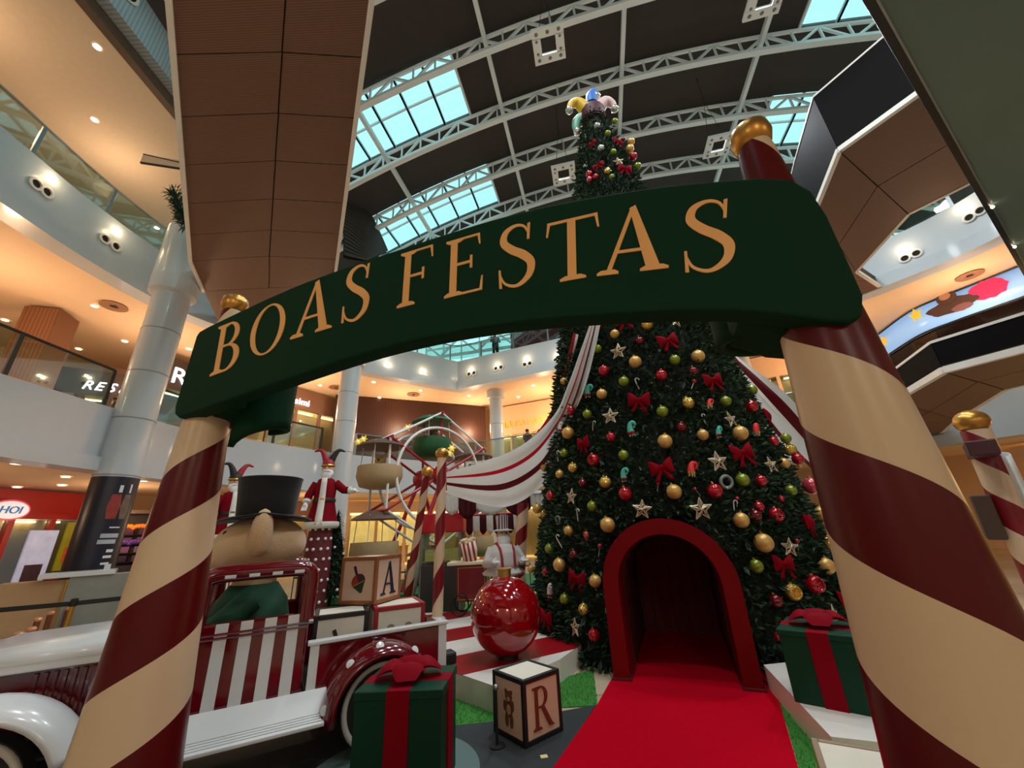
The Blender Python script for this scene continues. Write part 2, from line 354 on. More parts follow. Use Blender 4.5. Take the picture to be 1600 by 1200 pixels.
# --- roof vault: axis turned 11.7 degrees from the view
AZ = math.radians(11.7); RA = Vector((math.sin(AZ), math.cos(AZ), 0)); RB = Vector((math.cos(AZ), -math.sin(AZ), 0))
RC, RZ, RR = 3.1, 20.4, 37.0
def vault(l, a, dz=0.): return RB * l + RA * a + Vector((0, 0, RZ - RR + math.sqrt(RR * RR - (l - RC) ** 2) + dz))
TY = [-6.9, -4.2, -1.5, 1.2, 3.9, 6.6, 9.3, 12.0, 14.7, 17.4, 20.1, 22.8]
LAT = [-14.1, -11.4, -10.14, -8.87, -7.6, -6.34, -5.07, -3.82, -2.3, .4, 3.1, 5.8, 8.5, 10.02, 11.28, 12.55, 13.8, 15.07, 16.34, 17.6, 20.3]
roof = thing('ceiling', 'dark brown vaulted roof with bands of skylight', 'roof'); roof['kind'] = 'structure'
def rpanel(l0, l1, a0, a1, name, mat, dz0, dz1, g=.03):
    m = MB(); vs = []
    for dz in (dz0, dz1): vs += [vault(l0 + g, a0 + g, dz), vault(l1 - g, a0 + g, dz), vault(l1 - g, a1 - g, dz), vault(l0 + g, a1 - g, dz)]
    m.add(vs, [(3, 2, 1, 0), (4, 5, 6, 7), (0, 1, 5, 4), (1, 2, 6, 5), (2, 3, 7, 6), (3, 0, 4, 7)]); return m.build(name, mat, roof)
SKY = []
for i in range(len(TY) - 1):
    glassbay = i % 2 == 0
    for j in range(len(LAT) - 1):
        l0, l1 = LAT[j], LAT[j + 1]; side = (l1 <= -3.8 and l0 >= -11.5) or (l0 >= 10 and l1 <= 17.7)
        if side and glassbay:
            mid = (TY[i] + TY[i + 1]) / 2
            rpanel(l0, l1, TY[i], mid, 'skylight_pane', m_pane, .12, .15, .04); rpanel(l0, l1, mid, TY[i + 1], 'skylight_pane', m_pane, .12, .15, .04); SKY.append((l0, l1, i, mid))
        else:
            rpanel(l0, l1, TY[i], TY[i + 1], 'roof_board', m_roof, .12, .28, .0)
# glazing bars
for l0, l1, i, mid in SKY:
    for q in (l0, l1): MB().bar(vault(q, TY[i], .1), vault(q, TY[i + 1], .1), .09, .12).build('glazing_bar', m_truss, roof)
    MB().bar(vault(l0, mid, .1), vault(l1, mid, .1), .07, .1).build('glazing_bar', m_truss, roof)
rpanel(-14.1, 20.3, -12, -6.9, 'roof_board', m_roof, .12, .28)
# purlins
for l in (-8.0, -2.3, 3.1, 8.55, 14.2):
    st(MB().bar(vault(l, -6, -.42), vault(l, 23, -.42), .16, .22).build('trim_7', m_truss), 'white purlin running along the vault', 'beam')
# trusses
def truss(a, k):
    t = thing('roof_truss', 'white lattice arch truss under the roof, %s from the back' % ('first', 'second', 'third', 'fourth', 'fifth', 'sixth', 'seventh')[k], 'truss', vault(RC, a)); o = Vector(t.location)
    n = 34; L = [RC - 16 + 32 * i / n for i in range(n + 1)]
    top = [vault(l, a, -.06) - o for l in L]; bot = [vault(l, a, -.95) - o for l in L]
    MB().tube(top, .085, 6).build('top_chord', m_truss, t, 50)
    m = MB(); 
    for p, q in zip(bot, bot[1:]): m.bar(p, q, .22, .16)
    m.build('bottom_chord', m_truss, t)
    for i in range(n):
        MB().bar(bot[i], top[i], .07).build('strut', m_truss, t)
        p, q = (bot[i], top[i + 1]) if i % 2 == 0 else (top[i], bot[i + 1])
        MB().bar(p, q, .085).build('brace', m_truss, t)
for k, a in enumerate(TY[5:12][::-1]): truss(a, k)

# hanging lamp frames
def lampframe(loc, label, power, rz=-AZ):
    t = thing('hanging_lamp_frame', label, 'ceiling lamp', loc, rz); W = m_truss; t.scale = (.88, .88, .88)
    w, g = 1.15, .3
    for x, y, sx, sy in ((0, .42, w, g), (0, -.42, w, g), (.42, 0, g, w - 2 * g + .02), (-.42, 0, g, w - 2 * g + .02)):
        MB().box((x, y, .06), (sx, sy, .12)).build('frame_side', W, t)
    for x in (-.4, 0, .4):
        for y in (-.42, .42):
            MB().lathe([(.001, -.01), (.065, -.008), (.07, .02)], 10, (x, y, 0)).build('spot_lens', M('off_lens_grey', (120, 124, 126), .3), t)
    for y in (-.2, .2):
        for x in (-.42, .42): MB().lathe([(.001, -.01), (.05, -.008), (.055, .02)], 10, (x, y, 0)).build('spot_lens', MATS['off_lens_grey'], t)
    top = vault(Vector(loc).dot(RB), Vector(loc).dot(RA)).z
    for x, y in ((-.4, 0), (.4, 0)): MB().tube([(x, y, .1), (0, 0, min(3.2, top - loc[2] - .1)), (0, 0, (top - loc[2] + .1) / .88)], .012, 4).build('cable', m_dark, t)
    if power:
        l = bpy.data.lights.new('hanging_lamp_beam', 'SPOT'); l.energy = power; l.spot_size = math.radians(150); l.spot_blend = .6; l.shadow_soft_size = .5; l.color = (.90, .96, 1)
        o = bpy.data.objects.new('hanging_lamp_beam', l); COL.objects.link(o); o.location = Vector(loc) - Vector((0, 0, .12))
LH = [(.1, 8.0), (.1, 13.0), (6.5, 13.3), (6.6, 8.4), (.1, 3.0), (6.6, 3.2), (.1, -2.0), (6.6, -2)]  # frames above and behind the camera are unseen, added for overhead light
for (l, a), nm in zip(LH, ('over the letter T of the sign', 'behind the top of the sign', 'beside the gold knob', 'at the top edge right of centre', 'overhead left, added above the camera', 'overhead right, added above the camera', 'added behind the camera left', 'added behind the camera right')):
    p = RB * l + RA * a; lampframe((p.x, p.y, 16.0), 'square white lamp frame with spot lenses hanging ' + nm, 1600)

# ------------------------------------------------------------------ footbridges
def lerp2(a, b, t): return Vector(a).lerp(Vector(b), t)
m_edge = M('bridge_white_edge', (232, 228, 222), .4)
br = thing('footbridge', 'wide overhead footbridge with brown wood slat soffit at the upper left', 'bridge', (-6, 6, 9.5))
BL, BM_, BR_ = [(0.6, -4.2, 0), (-9.45, 9.4, 0)], [(1.6, -4.0, 0), (-7.05, 9.35, 0)], [(2.15, -4.1, 0), (-5.15, 9.65, 0)]
def on(line, s, n0=-4.1):  # point on a bridge line at parameter 0..1
    return lerp2(line[0], line[1], s)
NR = 13
def soff(ps, name='soffit_panel', z=9.5, par=br, mat=m_soffit, t=.06, g=.016):
    c = sum((Vector(p) for p in ps), Vector()) / len(ps); q = [c + (Vector(p) - c) * (1 - g / max(.01, (Vector(p) - c).length)) for p in ps]
    o = MB().prism([(p.x - par.location.x, p.y - par.location.y) for p in q], z - par.location.z, z - par.location.z + t).build(name, mat, par); return o
for k in range(NR):
    s0, s1 = k / NR, (k + 1) / NR
    soff([on(BL, s0), on(BM_, s0), on(BM_, s1), on(BL, s1)]); soff([on(BM_, s0), on(BR_, s0), on(BR_, s1), on(BM_, s1)])
FAR = [BL[1], BM_[1], BR_[1], (-6.2, 11.6, 0), (-9.6, 13.3, 0), (-10.9, 13.8, 0), (-11.0, 12.6, 0), (-10.2, 10.9, 0)]
soff([BL[1], BM_[1], (-8.0, 10.9, 0), (-10.2, 10.9, 0)]); soff([BM_[1], BR_[1], (-6.0, 10.9, 0), (-8.0, 10.9, 0)]); soff([(-6.0, 10.9, 0), (-6.2, 11.6, 0), (-9.6, 13.3, 0), (-10.9, 13.8, 0), (-11.0, 12.6, 0), (-10.2, 10.9, 0)])
deck = [BL[0], BR_[0], BR_[1], (-6.2, 11.6, 0), (-9.6, 13.3, 0), (-10.9, 13.8, 0), (-11.0, 12.6, 0), (-10.2, 10.9, 0), BL[1]]
MB().prism([(p[0] + 6, p[1] - 6) for p in deck], .05, .45).build('deck', m_joint, br)
for L in ([BL[0], BL[1], (-10.2, 10.9, 0)], [BR_[0], BR_[1], (-6.2, 11.6, 0)]):
    m = MB()
    for a, b in zip(L, L[1:]): m.bar((a[0] + 6, a[1] - 6, .2), (b[0] + 6, b[1] - 6, .2), .09, .5)
    m.build('edge_beam', m_edge, br)
    m = MB(); g = MB()
    for a, b in zip(L, L[1:]): g.bar((a[0] + 6, a[1] - 6, 1.0), (b[0] + 6, b[1] - 6, 1.0), .02, 1.0); m.bar((a[0] + 6, a[1] - 6, 1.55), (b[0] + 6, b[1] - 6, 1.55), .06, .05)
    g.build('glass_panel', m_glass, br); m.build('handrail', m_steel, br)
m_dglass = M('smoked_black_glass', (14, 11, 12), .65, var=0); m_dglass.node_tree.nodes['Principled BSDF'].inputs['Specular IOR Level'].default_value = .08
def bentbridge(label, z, N, Fp, rail, vis=(1, 2, 3)):
    t = thing('footbridge', label, 'bridge', (10, 7, z)); o = Vector((10, 7, 0)); N = [Vector((p[0], p[1], 0)) for p in N]; Fp = [Vector((p[0], p[1], 0)) for p in Fp]
    for i in range(len(N) - 1):
        n = max(1, round((N[i + 1] - N[i]).length / 1.6))
        for k in range(n):
            a0, a1 = N[i].lerp(N[i + 1], k / n), N[i].lerp(N[i + 1], (k + 1) / n); b0, b1 = Fp[i].lerp(Fp[i + 1], k / n), Fp[i].lerp(Fp[i + 1], (k + 1) / n)
            soff([a0, a0.lerp(b0, .5), a1.lerp(b1, .5), a1], z=z, par=t, g=.02); soff([a0.lerp(b0, .5), b0, b1, a1.lerp(b1, .5)], z=z, par=t, g=.02)
    poly = [p - o for p in N] + [p - o for p in Fp[::-1]]
    MB().prism([(p.x, p.y) for p in poly], .05, .5).build('deck', m_joint, t)
    for P in (N, Fp):
        m = MB()
        for a, b in zip(P, P[1:]): m.bar(a - o + Vector((0, 0, .05)), b - o + Vector((0, 0, .05)), .1, .12)
        m.build('edge_strip', m_edge, t)
    for a, b in zip(N, N[1:]):
        MB().bar(a - o + Vector((0, 0, .15 + rail / 2)), b - o + Vector((0, 0, .15 + rail / 2)), .03, rail).build('glass_panel', m_dglass, t)
        MB().bar(a - o + Vector((0, 0, .17 + rail)), b - o + Vector((0, 0, .17 + rail)), .05, .05).build('handrail', m_edge, t)
    return t
NB = [(11.6, 14.8), (8.79, 8.64), (8.01, 6.76), (8.69, 5.51), (10.9, 1.2)]
bentbridge('bent upper footbridge with wood soffit and black glass right of the gold knob', 9.5, NB, [(14.6, 13.0), (12.41, 11.67), (11.7, 8.94), (12.39, 7.88), (15.6, 3.5)], 1.75)
bentbridge('bent lower footbridge with wood soffit above the gold topped pole', 3.85, NB, [(14.2, 12.9), (12.6, 10.9), (10.7, 8.1), (11.1, 6.6), (14.2, 2.5)], .45)
# grey green mirror-like underside of the walkway overhead on the right
ow = thing('overhead_walkway', 'dark grey green glossy walkway underside in the top right corner', 'walkway', (6, 2, 5.4))
K_ = 3.9 / 3.5; P = [(-.3 * K_, -.28 * K_), (2.76 * K_, 1.7 * K_), (8.21 * K_, 5.25 * K_), (9.3 * K_, 5.97 * K_), (11.5, 4.5), (6, -4), (1, -4)]
MB().prism([(x - 6, y - 2) for x, y in P], 0, .25).build('soffit', M('grey_green_glossy_panel', (100, 126, 116), .35, var=.15, vs=.7), ow)
a, b = Vector((-.3 * K_ - 6, -.28 * K_ - 2, .06)), Vector((9.3 * K_ - 6, 5.97 * K_ - 2, .06)); d = (b - a).normalized()
MB().bar(a, b, .06, .16).build('edge_trim', M('black_edge_trim', (18, 18, 18), .25), ow); MB().bar(a + Vector((.02, -.03, -.09)), b + Vector((.02, -.03, -.09)), .015, .015).build('bead', m_steel, ow)
for s in (.66, .79, .92): MB().ball(a.lerp(b, s) + Vector((.02, -.03, -.10)), .02, 8, 6).build('edge_lamp', m_lens, ow)

# ------------------------------------------------------------------ far glass gable and crimson wall of the upper floor
def g0(l, a, z): return RB * l + RA * a + Vector((0, 0, z))
ga = thing('window_1', 'tall glazed gable with white lattice frame behind the upper gallery', 'window', g0(-6, 25.5, Z3F)); ga['kind'] = 'structure'; go = Vector(ga.location)
for i in range(9):
    l = -12 + i * 1.45; MB().bar(g0(l, 25.5, Z3F) - go, g0(l, 25.5, 19) - go, .12, .12).build('mullion', m_truss, ga)
    if i < 8:
        for k in range(4): 
            z = Z3F + .1 + k * 1.85; c = g0(l + .725, 25.5, z + .92) - go; MB().box(c, (1.3, .02, 1.72), rz=-AZ).build('pane', m_pane, ga)
for k in range(5):
    z = Z3F + k * 1.85; MB().bar(g0(-12, 25.5, z) - go, g0(-.4, 25.5, z) - go, .1, .14).build('transom', m_truss, ga)
for i in range(8): MB().bar(g0(-12 + i * 1.45, 24.9, 14 if i % 2 else 15.4) - go, g0(-12 + (i + 1) * 1.45, 24.9, 15.4 if i % 2 else 14) - go, .14).build('brace', m_truss, ga)
MB().bar(g0(-12, 24.9, 14) - go, g0(-.4, 24.9, 14) - go, .18).build('tie_beam', m_truss, ga); MB().bar(g0(-12, 24.9, 15.4) - go, g0(-.4, 24.9, 15.4) - go, .18).build('tie_beam', m_truss, ga)
wa = py(800, 545, 25.3)
st(MB().box((wa.x + 6.5, 22.6, 14.2), (14, .4, 6), rz=-.38).build('wall_back', M('crimson_wall', (110, 24, 38), .6)), 'crimson wall behind the upper gallery', 'wall')

# ------------------------------------------------------------------ shop fronts
def shopfront(p0, p1, z0, z1, label, face, inner, nbay=3, band=.9, items=0, ih=(.3, 1.0), pal=None, emit=1.2):
    p0 = Vector((p0[0], p0[1], 0)); p1 = Vector((p1[0], p1[1], 0)); d = (p1 - p0); W = d.length; rz = math.atan2(d.y, d.x); H = z1 - z0
    t = thing('shopfront', label, 'shop', (p0.x, p0.y, z0), rz)
    MB().box((W / 2, .1, H - band / 2), (W, .2, band)).build('sign_band', face, t)
    for i in range(nbay + 1): MB().box((min(max(W * i / nbay, .07), W - .07), .1, (H - band) / 2), (.14, .18, H - band)).build('pillar', face, t)
    MB().box((W / 2, 1.25, (H - band) / 2), (W - .1, .05, H - band)).build('display_back', inner, t)
    MB().box((W / 2, .65, .04), (W - .1, 1.2, .08)).build('display_floor', inner, t); MB().box((W / 2, .65, H - band + .03), (W - .1, 1.2, .05)).build('display_ceiling', inner, t)
    for i in range(nbay): MB().box((W * (i + .5) / nbay, .08, (H - band) / 2), (W / nbay - .16, .02, H - band - .04)).build('pane', m_glass, t)
    for i in range(nbay): MB().box((W * (i + .5) / nbay, .5, H - band - .06), (W / nbay * .7, .1, .05)).build('strip_lamp', M('shop_strip_lamp', (255, 220, 165), .5, emit=7., var=0), t)
    r = random.Random(W)
    for i in range(items):
        x = .3 + (W - .6) * (i + .5) / items; h = r.uniform(*ih)
        m = MB(); m.box((x, 1.0, .08 + h / 2), (.5, .35, h)); m.box((x, 1.0, .08 + h + .02), (.6, .42, .05)); m.lathe([(.08, .1 + h), (.14, .2 + h), (.05, .4 + h), (.07, .45 + h), (.001, .5 + h)], 8, (x + .05, 1.0, 0))
        m.build('display_stand', M('stand_%d' % r.randrange(5), (r.randint(90, 230), r.randint(70, 190), r.randint(50, 140)), .6), t)
    return t
m_warm = M('lit_shop_interior', (238, 184, 112), .7, var=.4, vs=1.6, emit=1.0)
m_dim = M('dim_shop_interior', (120, 84, 54), .7, var=.5, vs=1.2, emit=.12)
m_choc = M('chocolate_sign_band', (118, 84, 66), .5)
_P = py(264, 596, 15.0); _d = Vector((.36, .93, 0)).normalized(); _a = _P - _d * .25; _b = _P + _d * 3.4
sA = shopfront((_a.x, _a.y), (_b.x, _b.y), Z2F, _P.z + 1.05, 'clothes shop with white Re lettering behind the left end of the ribbon', M('dark_shop_frame', (52, 40, 34), .5), m_dim, 3, 1.35, 5)
_Q = py(126, 607, 13.0); _e = Vector((.80, .60, 0)); _a = _Q - _e * .9; _b = _Q + _e * 1.7
sH = shopfront((_a.x, _a.y), (_b.x, _b.y), Z2F, _Q.z + .75, 'clothes shop with white RESE lettering left of the poster column', MATS['dark_shop_frame'], m_dim, 3, .95, 5)
sB = shopfront((-12.45, 18.8), (-10.35, 22.4), Z2F, 9.4, 'brightly lit shop with white name on brown band left of the column', m_choc, m_warm, 3, 1.15, 6)
sC = shopfront((-1.5, 25.6), (3.6, 23.55), Z2F, 9.4, 'cream shop with gold lettering on the first gallery behind the drape', M('cream_shop_face', (222, 184, 146), .5), m_warm, 4, 2.0, 6)
sD = shopfront((-21.8, 5.0), (-21.6, 11.6), Z2F, 9.3, 'dim shop deep behind the glass rail at the far left', M('dark_shop_frame', (52, 40, 34), .5), m_dim, 4, 1.4, 6)
sE = shopfront((-9.3, 22.0), (-2.4, 26.0), 0, 3.4, 'lit ground floor shop seen behind the ferris wheel', M('cream_shop_face', (222, 184, 146), .5), m_warm, 5, .6, 6)
sF = shopfront((-1.5, 25.6), (6.5, 22.4), 0, 3.4, 'lit ground floor shop seen left of the tree', M('cream_shop_face', (222, 184, 146), .5), m_warm, 5, .6, 6)
sG = shopfront((-12.6, 18.3), (-9.8, 21.9), 0, 3.4, 'lit ground floor shop behind the jester santas', m_choc, m_warm, 3, .7, 4)
# dark wood wall between the two shops
st(MB().box((-6.2, 23.4, 7.3), (9.3, .25, 4.3), rz=.42).build('wall_wood', wave_mat('dark_wood_boards', (62, 27, 15), (44, 19, 11), 2.2, axis='X', dist=.4)), 'dark reddish brown board wall on the first gallery', 'wall')
m_neon = M('white_sign_letters', (240, 244, 255), .5, var=0, emit=4.)
m_gold = M('gold_sign_letters', (232, 178, 60), .4, var=0, emit=.5)
def wallsign(name, txt, size, P0, d, label, mat, shear=0., backing=None):
    t = thing(name, label, 'sign', P0); mt = frame_mat((0, 0, 0), d); x = 0
    for ch in txt:
        if ch == ' ': x += size * .35; continue
        m = text_mb(ch, size, shear, .02); xs = [v[0] for v in m.v]; w = max(xs); m.xf(Matrix.Translation((x, 0, 0))); m.xf(mt); m.build('letter', mat, t); x += w + size * .09
    if backing:
        m = MB().box((x / 2, size * .34, -.06), (x + size * .6, size * 1.3, .06)); m.xf(mt); m.build('backing', backing, t)
    return t
wallsign('shop_sign', 'RESE', .47, _Q + Vector((_e.y, -_e.x, 0)) * .03, _e, 'white slanted RESE lettering left of the poster column', m_neon, .25)
wallsign('shop_sign', 'Re', 1.0, _P + Vector((_d.y, -_d.x, 0)) * .03, _d, 'white Re lettering beside the ribbon\'s left end', m_neon, 0)
d = Vector((2.1, 3.6, 0)).normalized(); P0 = Vector((-12.45, 18.8, 8.5)) + d * .55 + Vector((d.y, -d.x, 0)) * .06
wallsign('shop_sign', 'nissimi', .50, P0, d, 'white nissimi lettering on the brown band of the lit shop', m_neon)
d = Vector((5.1, -2.05, 0)).normalized(); P0 = Vector((-1.5, 25.6, 7.9)) + d * .55 + Vector((d.y, -d.x, 0)) * .06
wallsign('shop_sign', 'NATA LATTE', .62, P0, d, 'gold lettering of the cream shop on the first gallery', m_gold)
# square brown wood pillar on the first gallery
t = thing('wood_pillar', 'square brown wood clad pillar behind the glass rail at far left', 'pillar', (-16.0, 11.6, Z2F), .3)
MB().box((0, 0, 2.1), (.95, .95, 4.25)).build('cladding', wave_mat('pillar_wood', (130, 84, 52), (104, 64, 38), 3., axis='X'), t, bevel=.03); MB().box((0, 0, .1), (1.02, 1.02, .2)).build('plinth', m_dark, t)
t = thing('wood_pillar', 'brown wood pillar on the ground floor at the left edge', 'pillar', (-14.6, 8.6, 0), .3)
MB().box((0, 0, 1.7), (.8, .8, 3.4)).build('cladding', MATS['pillar_wood'], t, bevel=.03); MB().box((0, 0, .1), (.86, .86, .2)).build('plinth', m_dark, t)

# poster wrapped round the column, with picture patches and print lines
m_post = M('poster_night_blue', (26, 30, 48), .35, var=.25, vs=1.2)
po = thing('column_poster', 'dark blue printed poster wrapped round the round column', 'poster', (-10.75, 10.45, 0))
MB().lathe([(.478, .75), (.478, 3.3)], 40, cap=False).build('sheet', m_post, po, 60)
def patch(a0, a1, z0, z1, name, mat, par=po, r=.484, n=8, wob=0):
    rows = []
    for k in range(5):
        z = z0 + (z1 - z0) * k / 4; w = 1 - wob * abs(k - 2) / 2
        c = (a0 + a1) / 2; rows.append([(r * math.cos(c + (a - c) * w), r * math.sin(c + (a - c) * w), z) for a in [a0 + (a1 - a0) * i / n for i in range(n + 1)]])
    return MB().grid(rows).build(name, mat, par, 60)
AP = math.atan2(-10.45, 10.75)
patch(AP - .05, AP + .5, 2.25, 2.85, 'printed_figure', M('print_red', (150, 52, 44), .5, var=.6, vs=9), wob=.3); patch(AP + .5, AP + .95, 2.25, 2.85, 'printed_figure', M('print_brown', (110, 92, 78), .5, var=.5, vs=9), wob=.3)
patch(AP + .25, AP + .40, 2.9, 3.08, 'printed_figure', M('print_white', (220, 222, 228), .5)); patch(AP + .72, AP + .82, 2.9, 3.12, 'printed_figure', MATS['print_white'])
for z, h, a0, a1 in ((2.03, .03, .3, .75), (1.80, .10, .05, .8), (1.66, .10, .0, .75), (1.46, .07, .45, .75), (1.33, .06, .38, .75), (1.18, .05, .36, .72), (.92, .09, .15, .45), (.92, .07, .58, .75)):
    patch(AP + a0, AP + a1, z, z + h, 'print_line', M('print_pale', (176, 182, 190), .5) if h > .08 else MATS['print_white'])

# ================================================================== ENTRANCE ARCH WITH THE RIBBON SIGN
def serif_letter(ch):
    """polygons (unit cap height) of a bold roman serif letter, plus its width"""
    P = []
    def rect(x0, y0, x1, y1): P.append([(x0, y0), (x1, y0), (x1, y1), (x0, y1)])
    def serif(xc, w, y, up):   # slab with a small bracket
        h = .035; s = 1 if up else -1
        P.append([(xc - w / 2, y), (xc + w / 2, y), (xc + w / 2, y + s * h), (xc + w * .30, y + s * h * 2), (xc - w * .30, y + s * h * 2), (xc - w / 2, y + s * h)][::s])
    def ring(cx, cy, ro, ri, a0, a1, n=20, dx=0.):
        A = [math.radians(a0 + (a1 - a0) * i / n) for i in range(n + 1)]
        for a, b in zip(A, A[1:]):
            P.append([(cx + ro[0] * math.cos(a), cy + ro[1] * math.sin(a)), (cx + ro[0] * math.cos(b), cy + ro[1] * math.sin(b)), (cx + dx + ri[0] * math.cos(b), cy + ri[1] * math.sin(b)), (cx + dx + ri[0] * math.cos(a), cy + ri[1] * math.sin(a))])
    def stroke(pts, ws):
        C = catmull([(x, y, 0) for x, y in pts], 6); n = len(C); k = len(ws) - 1
        L, R = [], []
        for i, p in enumerate(C):
            d = (C[min(i + 1, n - 1)] - C[max(i - 1, 0)]).normalized(); u = i / (n - 1) * k; j = min(int(u), k - 1); w = ws[j] + (ws[j + 1] - ws[j]) * (u - j); q = Vector((-d.y, d.x, 0)) * w / 2; L.append(p + q); R.append(p - q)
        for i in range(n - 1): P.append([(L[i].x, L[i].y), (R[i].x, R[i].y), (R[i + 1].x, R[i + 1].y), (L[i + 1].x, L[i + 1].y)])
    T, t = .115, .036
    def arm(x0, x1, y, up, tick=.16):
        rect(x0, y - (t if not up else 0), x1, y + (t if up else 0)); s = 1 if up else -1
        P.append([(x1 - .045, y), (x1, y), (x1 + .012, y + s * tick), (x1 - .012, y + s * tick)][::s])
    if ch in 'BRFE':
        rect(.09, 0, .09 + T, 1); serif(.157, .30, 1, False); 
        if ch != 'B' and ch != 'E': serif(.157, .32, 0, True)
        else: serif(.157, .30, 0, True)
    if ch == 'B':
        ring(.30, .755, (.25, .245), (.155, .208), -90, 90, dx=-.01); rect(.2, .955, .31, 1); rect(.2, .51, .31, .555)
        ring(.32, .275, (.30, .275), (.19, .237), -90, 90, dx=-.01); rect(.2, 0, .33, .045); w = .66
    elif ch == 'R':
        ring(.31, .745, (.27, .255), (.165, .218), -90, 90, dx=-.01); rect(.2, .955, .32, 1); rect(.2, .49, .33, .535)
        P.append([(.30, .51), (.44, .51), (.72, .06), (.56, .06)]); P.append([(.56, .07), (.72, .06), (.80, .0), (.60, 0)]); w = .8
    elif ch == 'F':
        arm(.16, .60, 1, False, .22); rect(.2, .50, .46, .545); P.append([(.42, .42), (.46, .42), (.46, .63), (.42, .63)]); w = .64
    elif ch == 'E':
        arm(.16, .58, 1, False, .20); arm(.16, .62, 0, True, .24); rect(.2, .51, .46, .555); P.append([(.42, .42), (.46, .42), (.46, .64), (.42, .64)]); w = .64
    elif ch == 'T':
        rect(.30, 0, .30 + T, 1); serif(.367, .34, 0, True); rect(.02, .955, .715, 1)
        P.append([(.02, .955), (.06, .955), (.03, .76), (.005, .76)][::-1]); P.append([(.675, .955), (.715, .955), (.73, .76), (.705, .76)][::-1]); w = .735
    elif ch == 'A':
        P.append([(.13, .04), (.19, .04), (.47, 1.0), (.42, 1.0)]); P.append([(.60, .04), (.76, .04), (.475, 1.02), (.40, .98)]); rect(.23, .30, .66, .345)
        serif(.15, .26, 0, True); serif(.69, .32, 0, True); w = .86
    elif ch == 'O':
        ring(.40, .5, (.40, .52), (.285, .485), 0, 360, 36); w = .80
    elif ch == 'S':
        stroke([(.47, .80), (.40, .955), (.27, 1.0), (.13, .92), (.10, .75), (.22, .60), (.38, .48), (.49, .33), (.46, .13), (.30, .0), (.13, .06), (.05, .22)], [.025, .035, .05, .085, .11, .125, .13, .115, .09, .05, .035, .025])
        P.append([(.44, .72), (.475, .72), (.49, 1.0), (.45, .99)]); P.append([(.045, -.0), (.085, 0), (.06, .30), (.03, .30)]); w = .56
    return P, w
def letter_mb(ch, h, depth, wscale=1.):
    P, w = serif_letter(ch); m = MB()
    for k, poly in enumerate(P): m.prism([(x * h * wscale, y * h) for x, y in poly], -.004, depth + .00002 * (k % 7))
    return m, w * h * wscale

SL, SR = Vector((-1.78, 2.15, 0)), Vector((1.03, 1.15, 0)); SU = (SR - SL).normalized(); SN = Vector((SU.y, -SU.x, 0))
arch = thing('entrance_arch', 'giant candy striped arch with green ribbon sign reading BOAS FESTAS', 'arch', (0, 0, 0))
CREAM, DRED = (216, 190, 156), (88, 5, 10)
PROF = [(.245, 0), (.2425, .04), (.18, 1.0), (.110, 2.2), (.064, 2.86), (.058, 2.9)]
for P0, hand, ph in ((SL, -1, .247), (SR, 1, .285)):
    hm = helix_mat('candy_stripe_%s' % ('left' if hand < 0 else 'right'), CREAM, DRED, .635, hand, ph, .32); hm.node_tree.nodes['Principled BSDF'].inputs['Specular IOR Level'].default_value = .3
    prof = []
    for (r0, z0), (r1, z1) in zip(PROF, PROF[1:]):
        n = max(1, int((z1 - z0) / .15)); prof += [(r0 + (r1 - r0) * k / n, z0 + (z1 - z0) * k / n) for k in range(n)]
    prof.append(PROF[-1]); pole = MB().lathe(prof, 48).build('pole', hm, arch, 40, loc=P0)
    MB().lathe([(.001, 2.885), (.04, 2.89), (.066, 2.915), (.076, 2.955), (.07, 2.995), (.045, 3.02), (.001, 3.03)], 28).build('knob', M('antique_gold', (196, 142, 66), .32, metal=.75, var=.12, vs=14), arch, 50, loc=P0)
m_green = M('ribbon_green_velvet', (4, 48, 27), .7, var=.10, vs=3); m_green.node_tree.nodes['Principled BSDF'].inputs['Specular IOR Level'].default_value = .15
TOPC = catmull([(-.02, 2.70, 0), (.68, 2.80, 0), (1.34, 2.825, 0), (2.0, 2.815, 0), (2.52, 2.735, 0), (2.90, 2.625, 0)], 6)
BOTC = catmull([(.05, 2.165, 0), (.76, 2.245, 0), (1.37, 2.295, 0), (1.97, 2.27, 0), (2.63, 2.155, 0), (2.95, 2.035, 0)], 6)
outline = [(-.035, 2.665), (-.02, 2.695)] + [(p.x, p.y) for p in TOPC[1:]] + [(2.99, 2.58), (3.03, 2.51), (3.045, 2.40), (3.05, 2.10), (3.03, 2.035), (2.99, 2.02)] + [(p.x, p.y) for p in BOTC[::-1]] + [(.0, 2.16), (-.04, 2.185), (-.055, 2.23)]
def sgn(s, off, z): return SL + SU * s + SN * off + Vector((0, 0, z))
rb = MB(); n = len(outline)
rb.add([sgn(s, .15, z) for s, z in outline] + [sgn(s, .055, z) for s, z in outline], [tuple(range(n))[::-1], tuple(range(n, 2 * n))] + [(i, (i + 1) % n, n + (i + 1) % n, n + i) for i in range(n)])
ribbon = rb.build('ribbon', m_green, arch, bevel=.012, bseg=3)
m_let = M('sign_gold_letters', (242, 178, 104), .45, var=.05)
for ch, s, z, rot, h, ws in (('B', .185, 2.365, 5, .315, 1.05), ('O', .455, 2.415, 3, .30, 1.02), ('A', .745, 2.465, 1.5, .315, 1.02), ('S', 1.065, 2.48, 0, .315, .98),
                          ('F', 1.40, 2.48, -.5, .305, .98), ('E', 1.645, 2.465, -1.5, .305, .98), ('S', 1.895, 2.44, -3, .305, 1.02), ('T', 2.105, 2.405, -5, .295, 1.02), ('A', 2.30, 2.385, -9, .295, 1.03), ('S', 2.59, 2.312, -11, .29, 1.05)):
    m, w = letter_mb(ch, h, .004, ws); m.xf(Matrix.Rotation(math.radians(rot), 4, 'Z')); m.xf(frame_mat(sgn(s, .15, z), SU)); m.build('letter', m_let, ribbon)
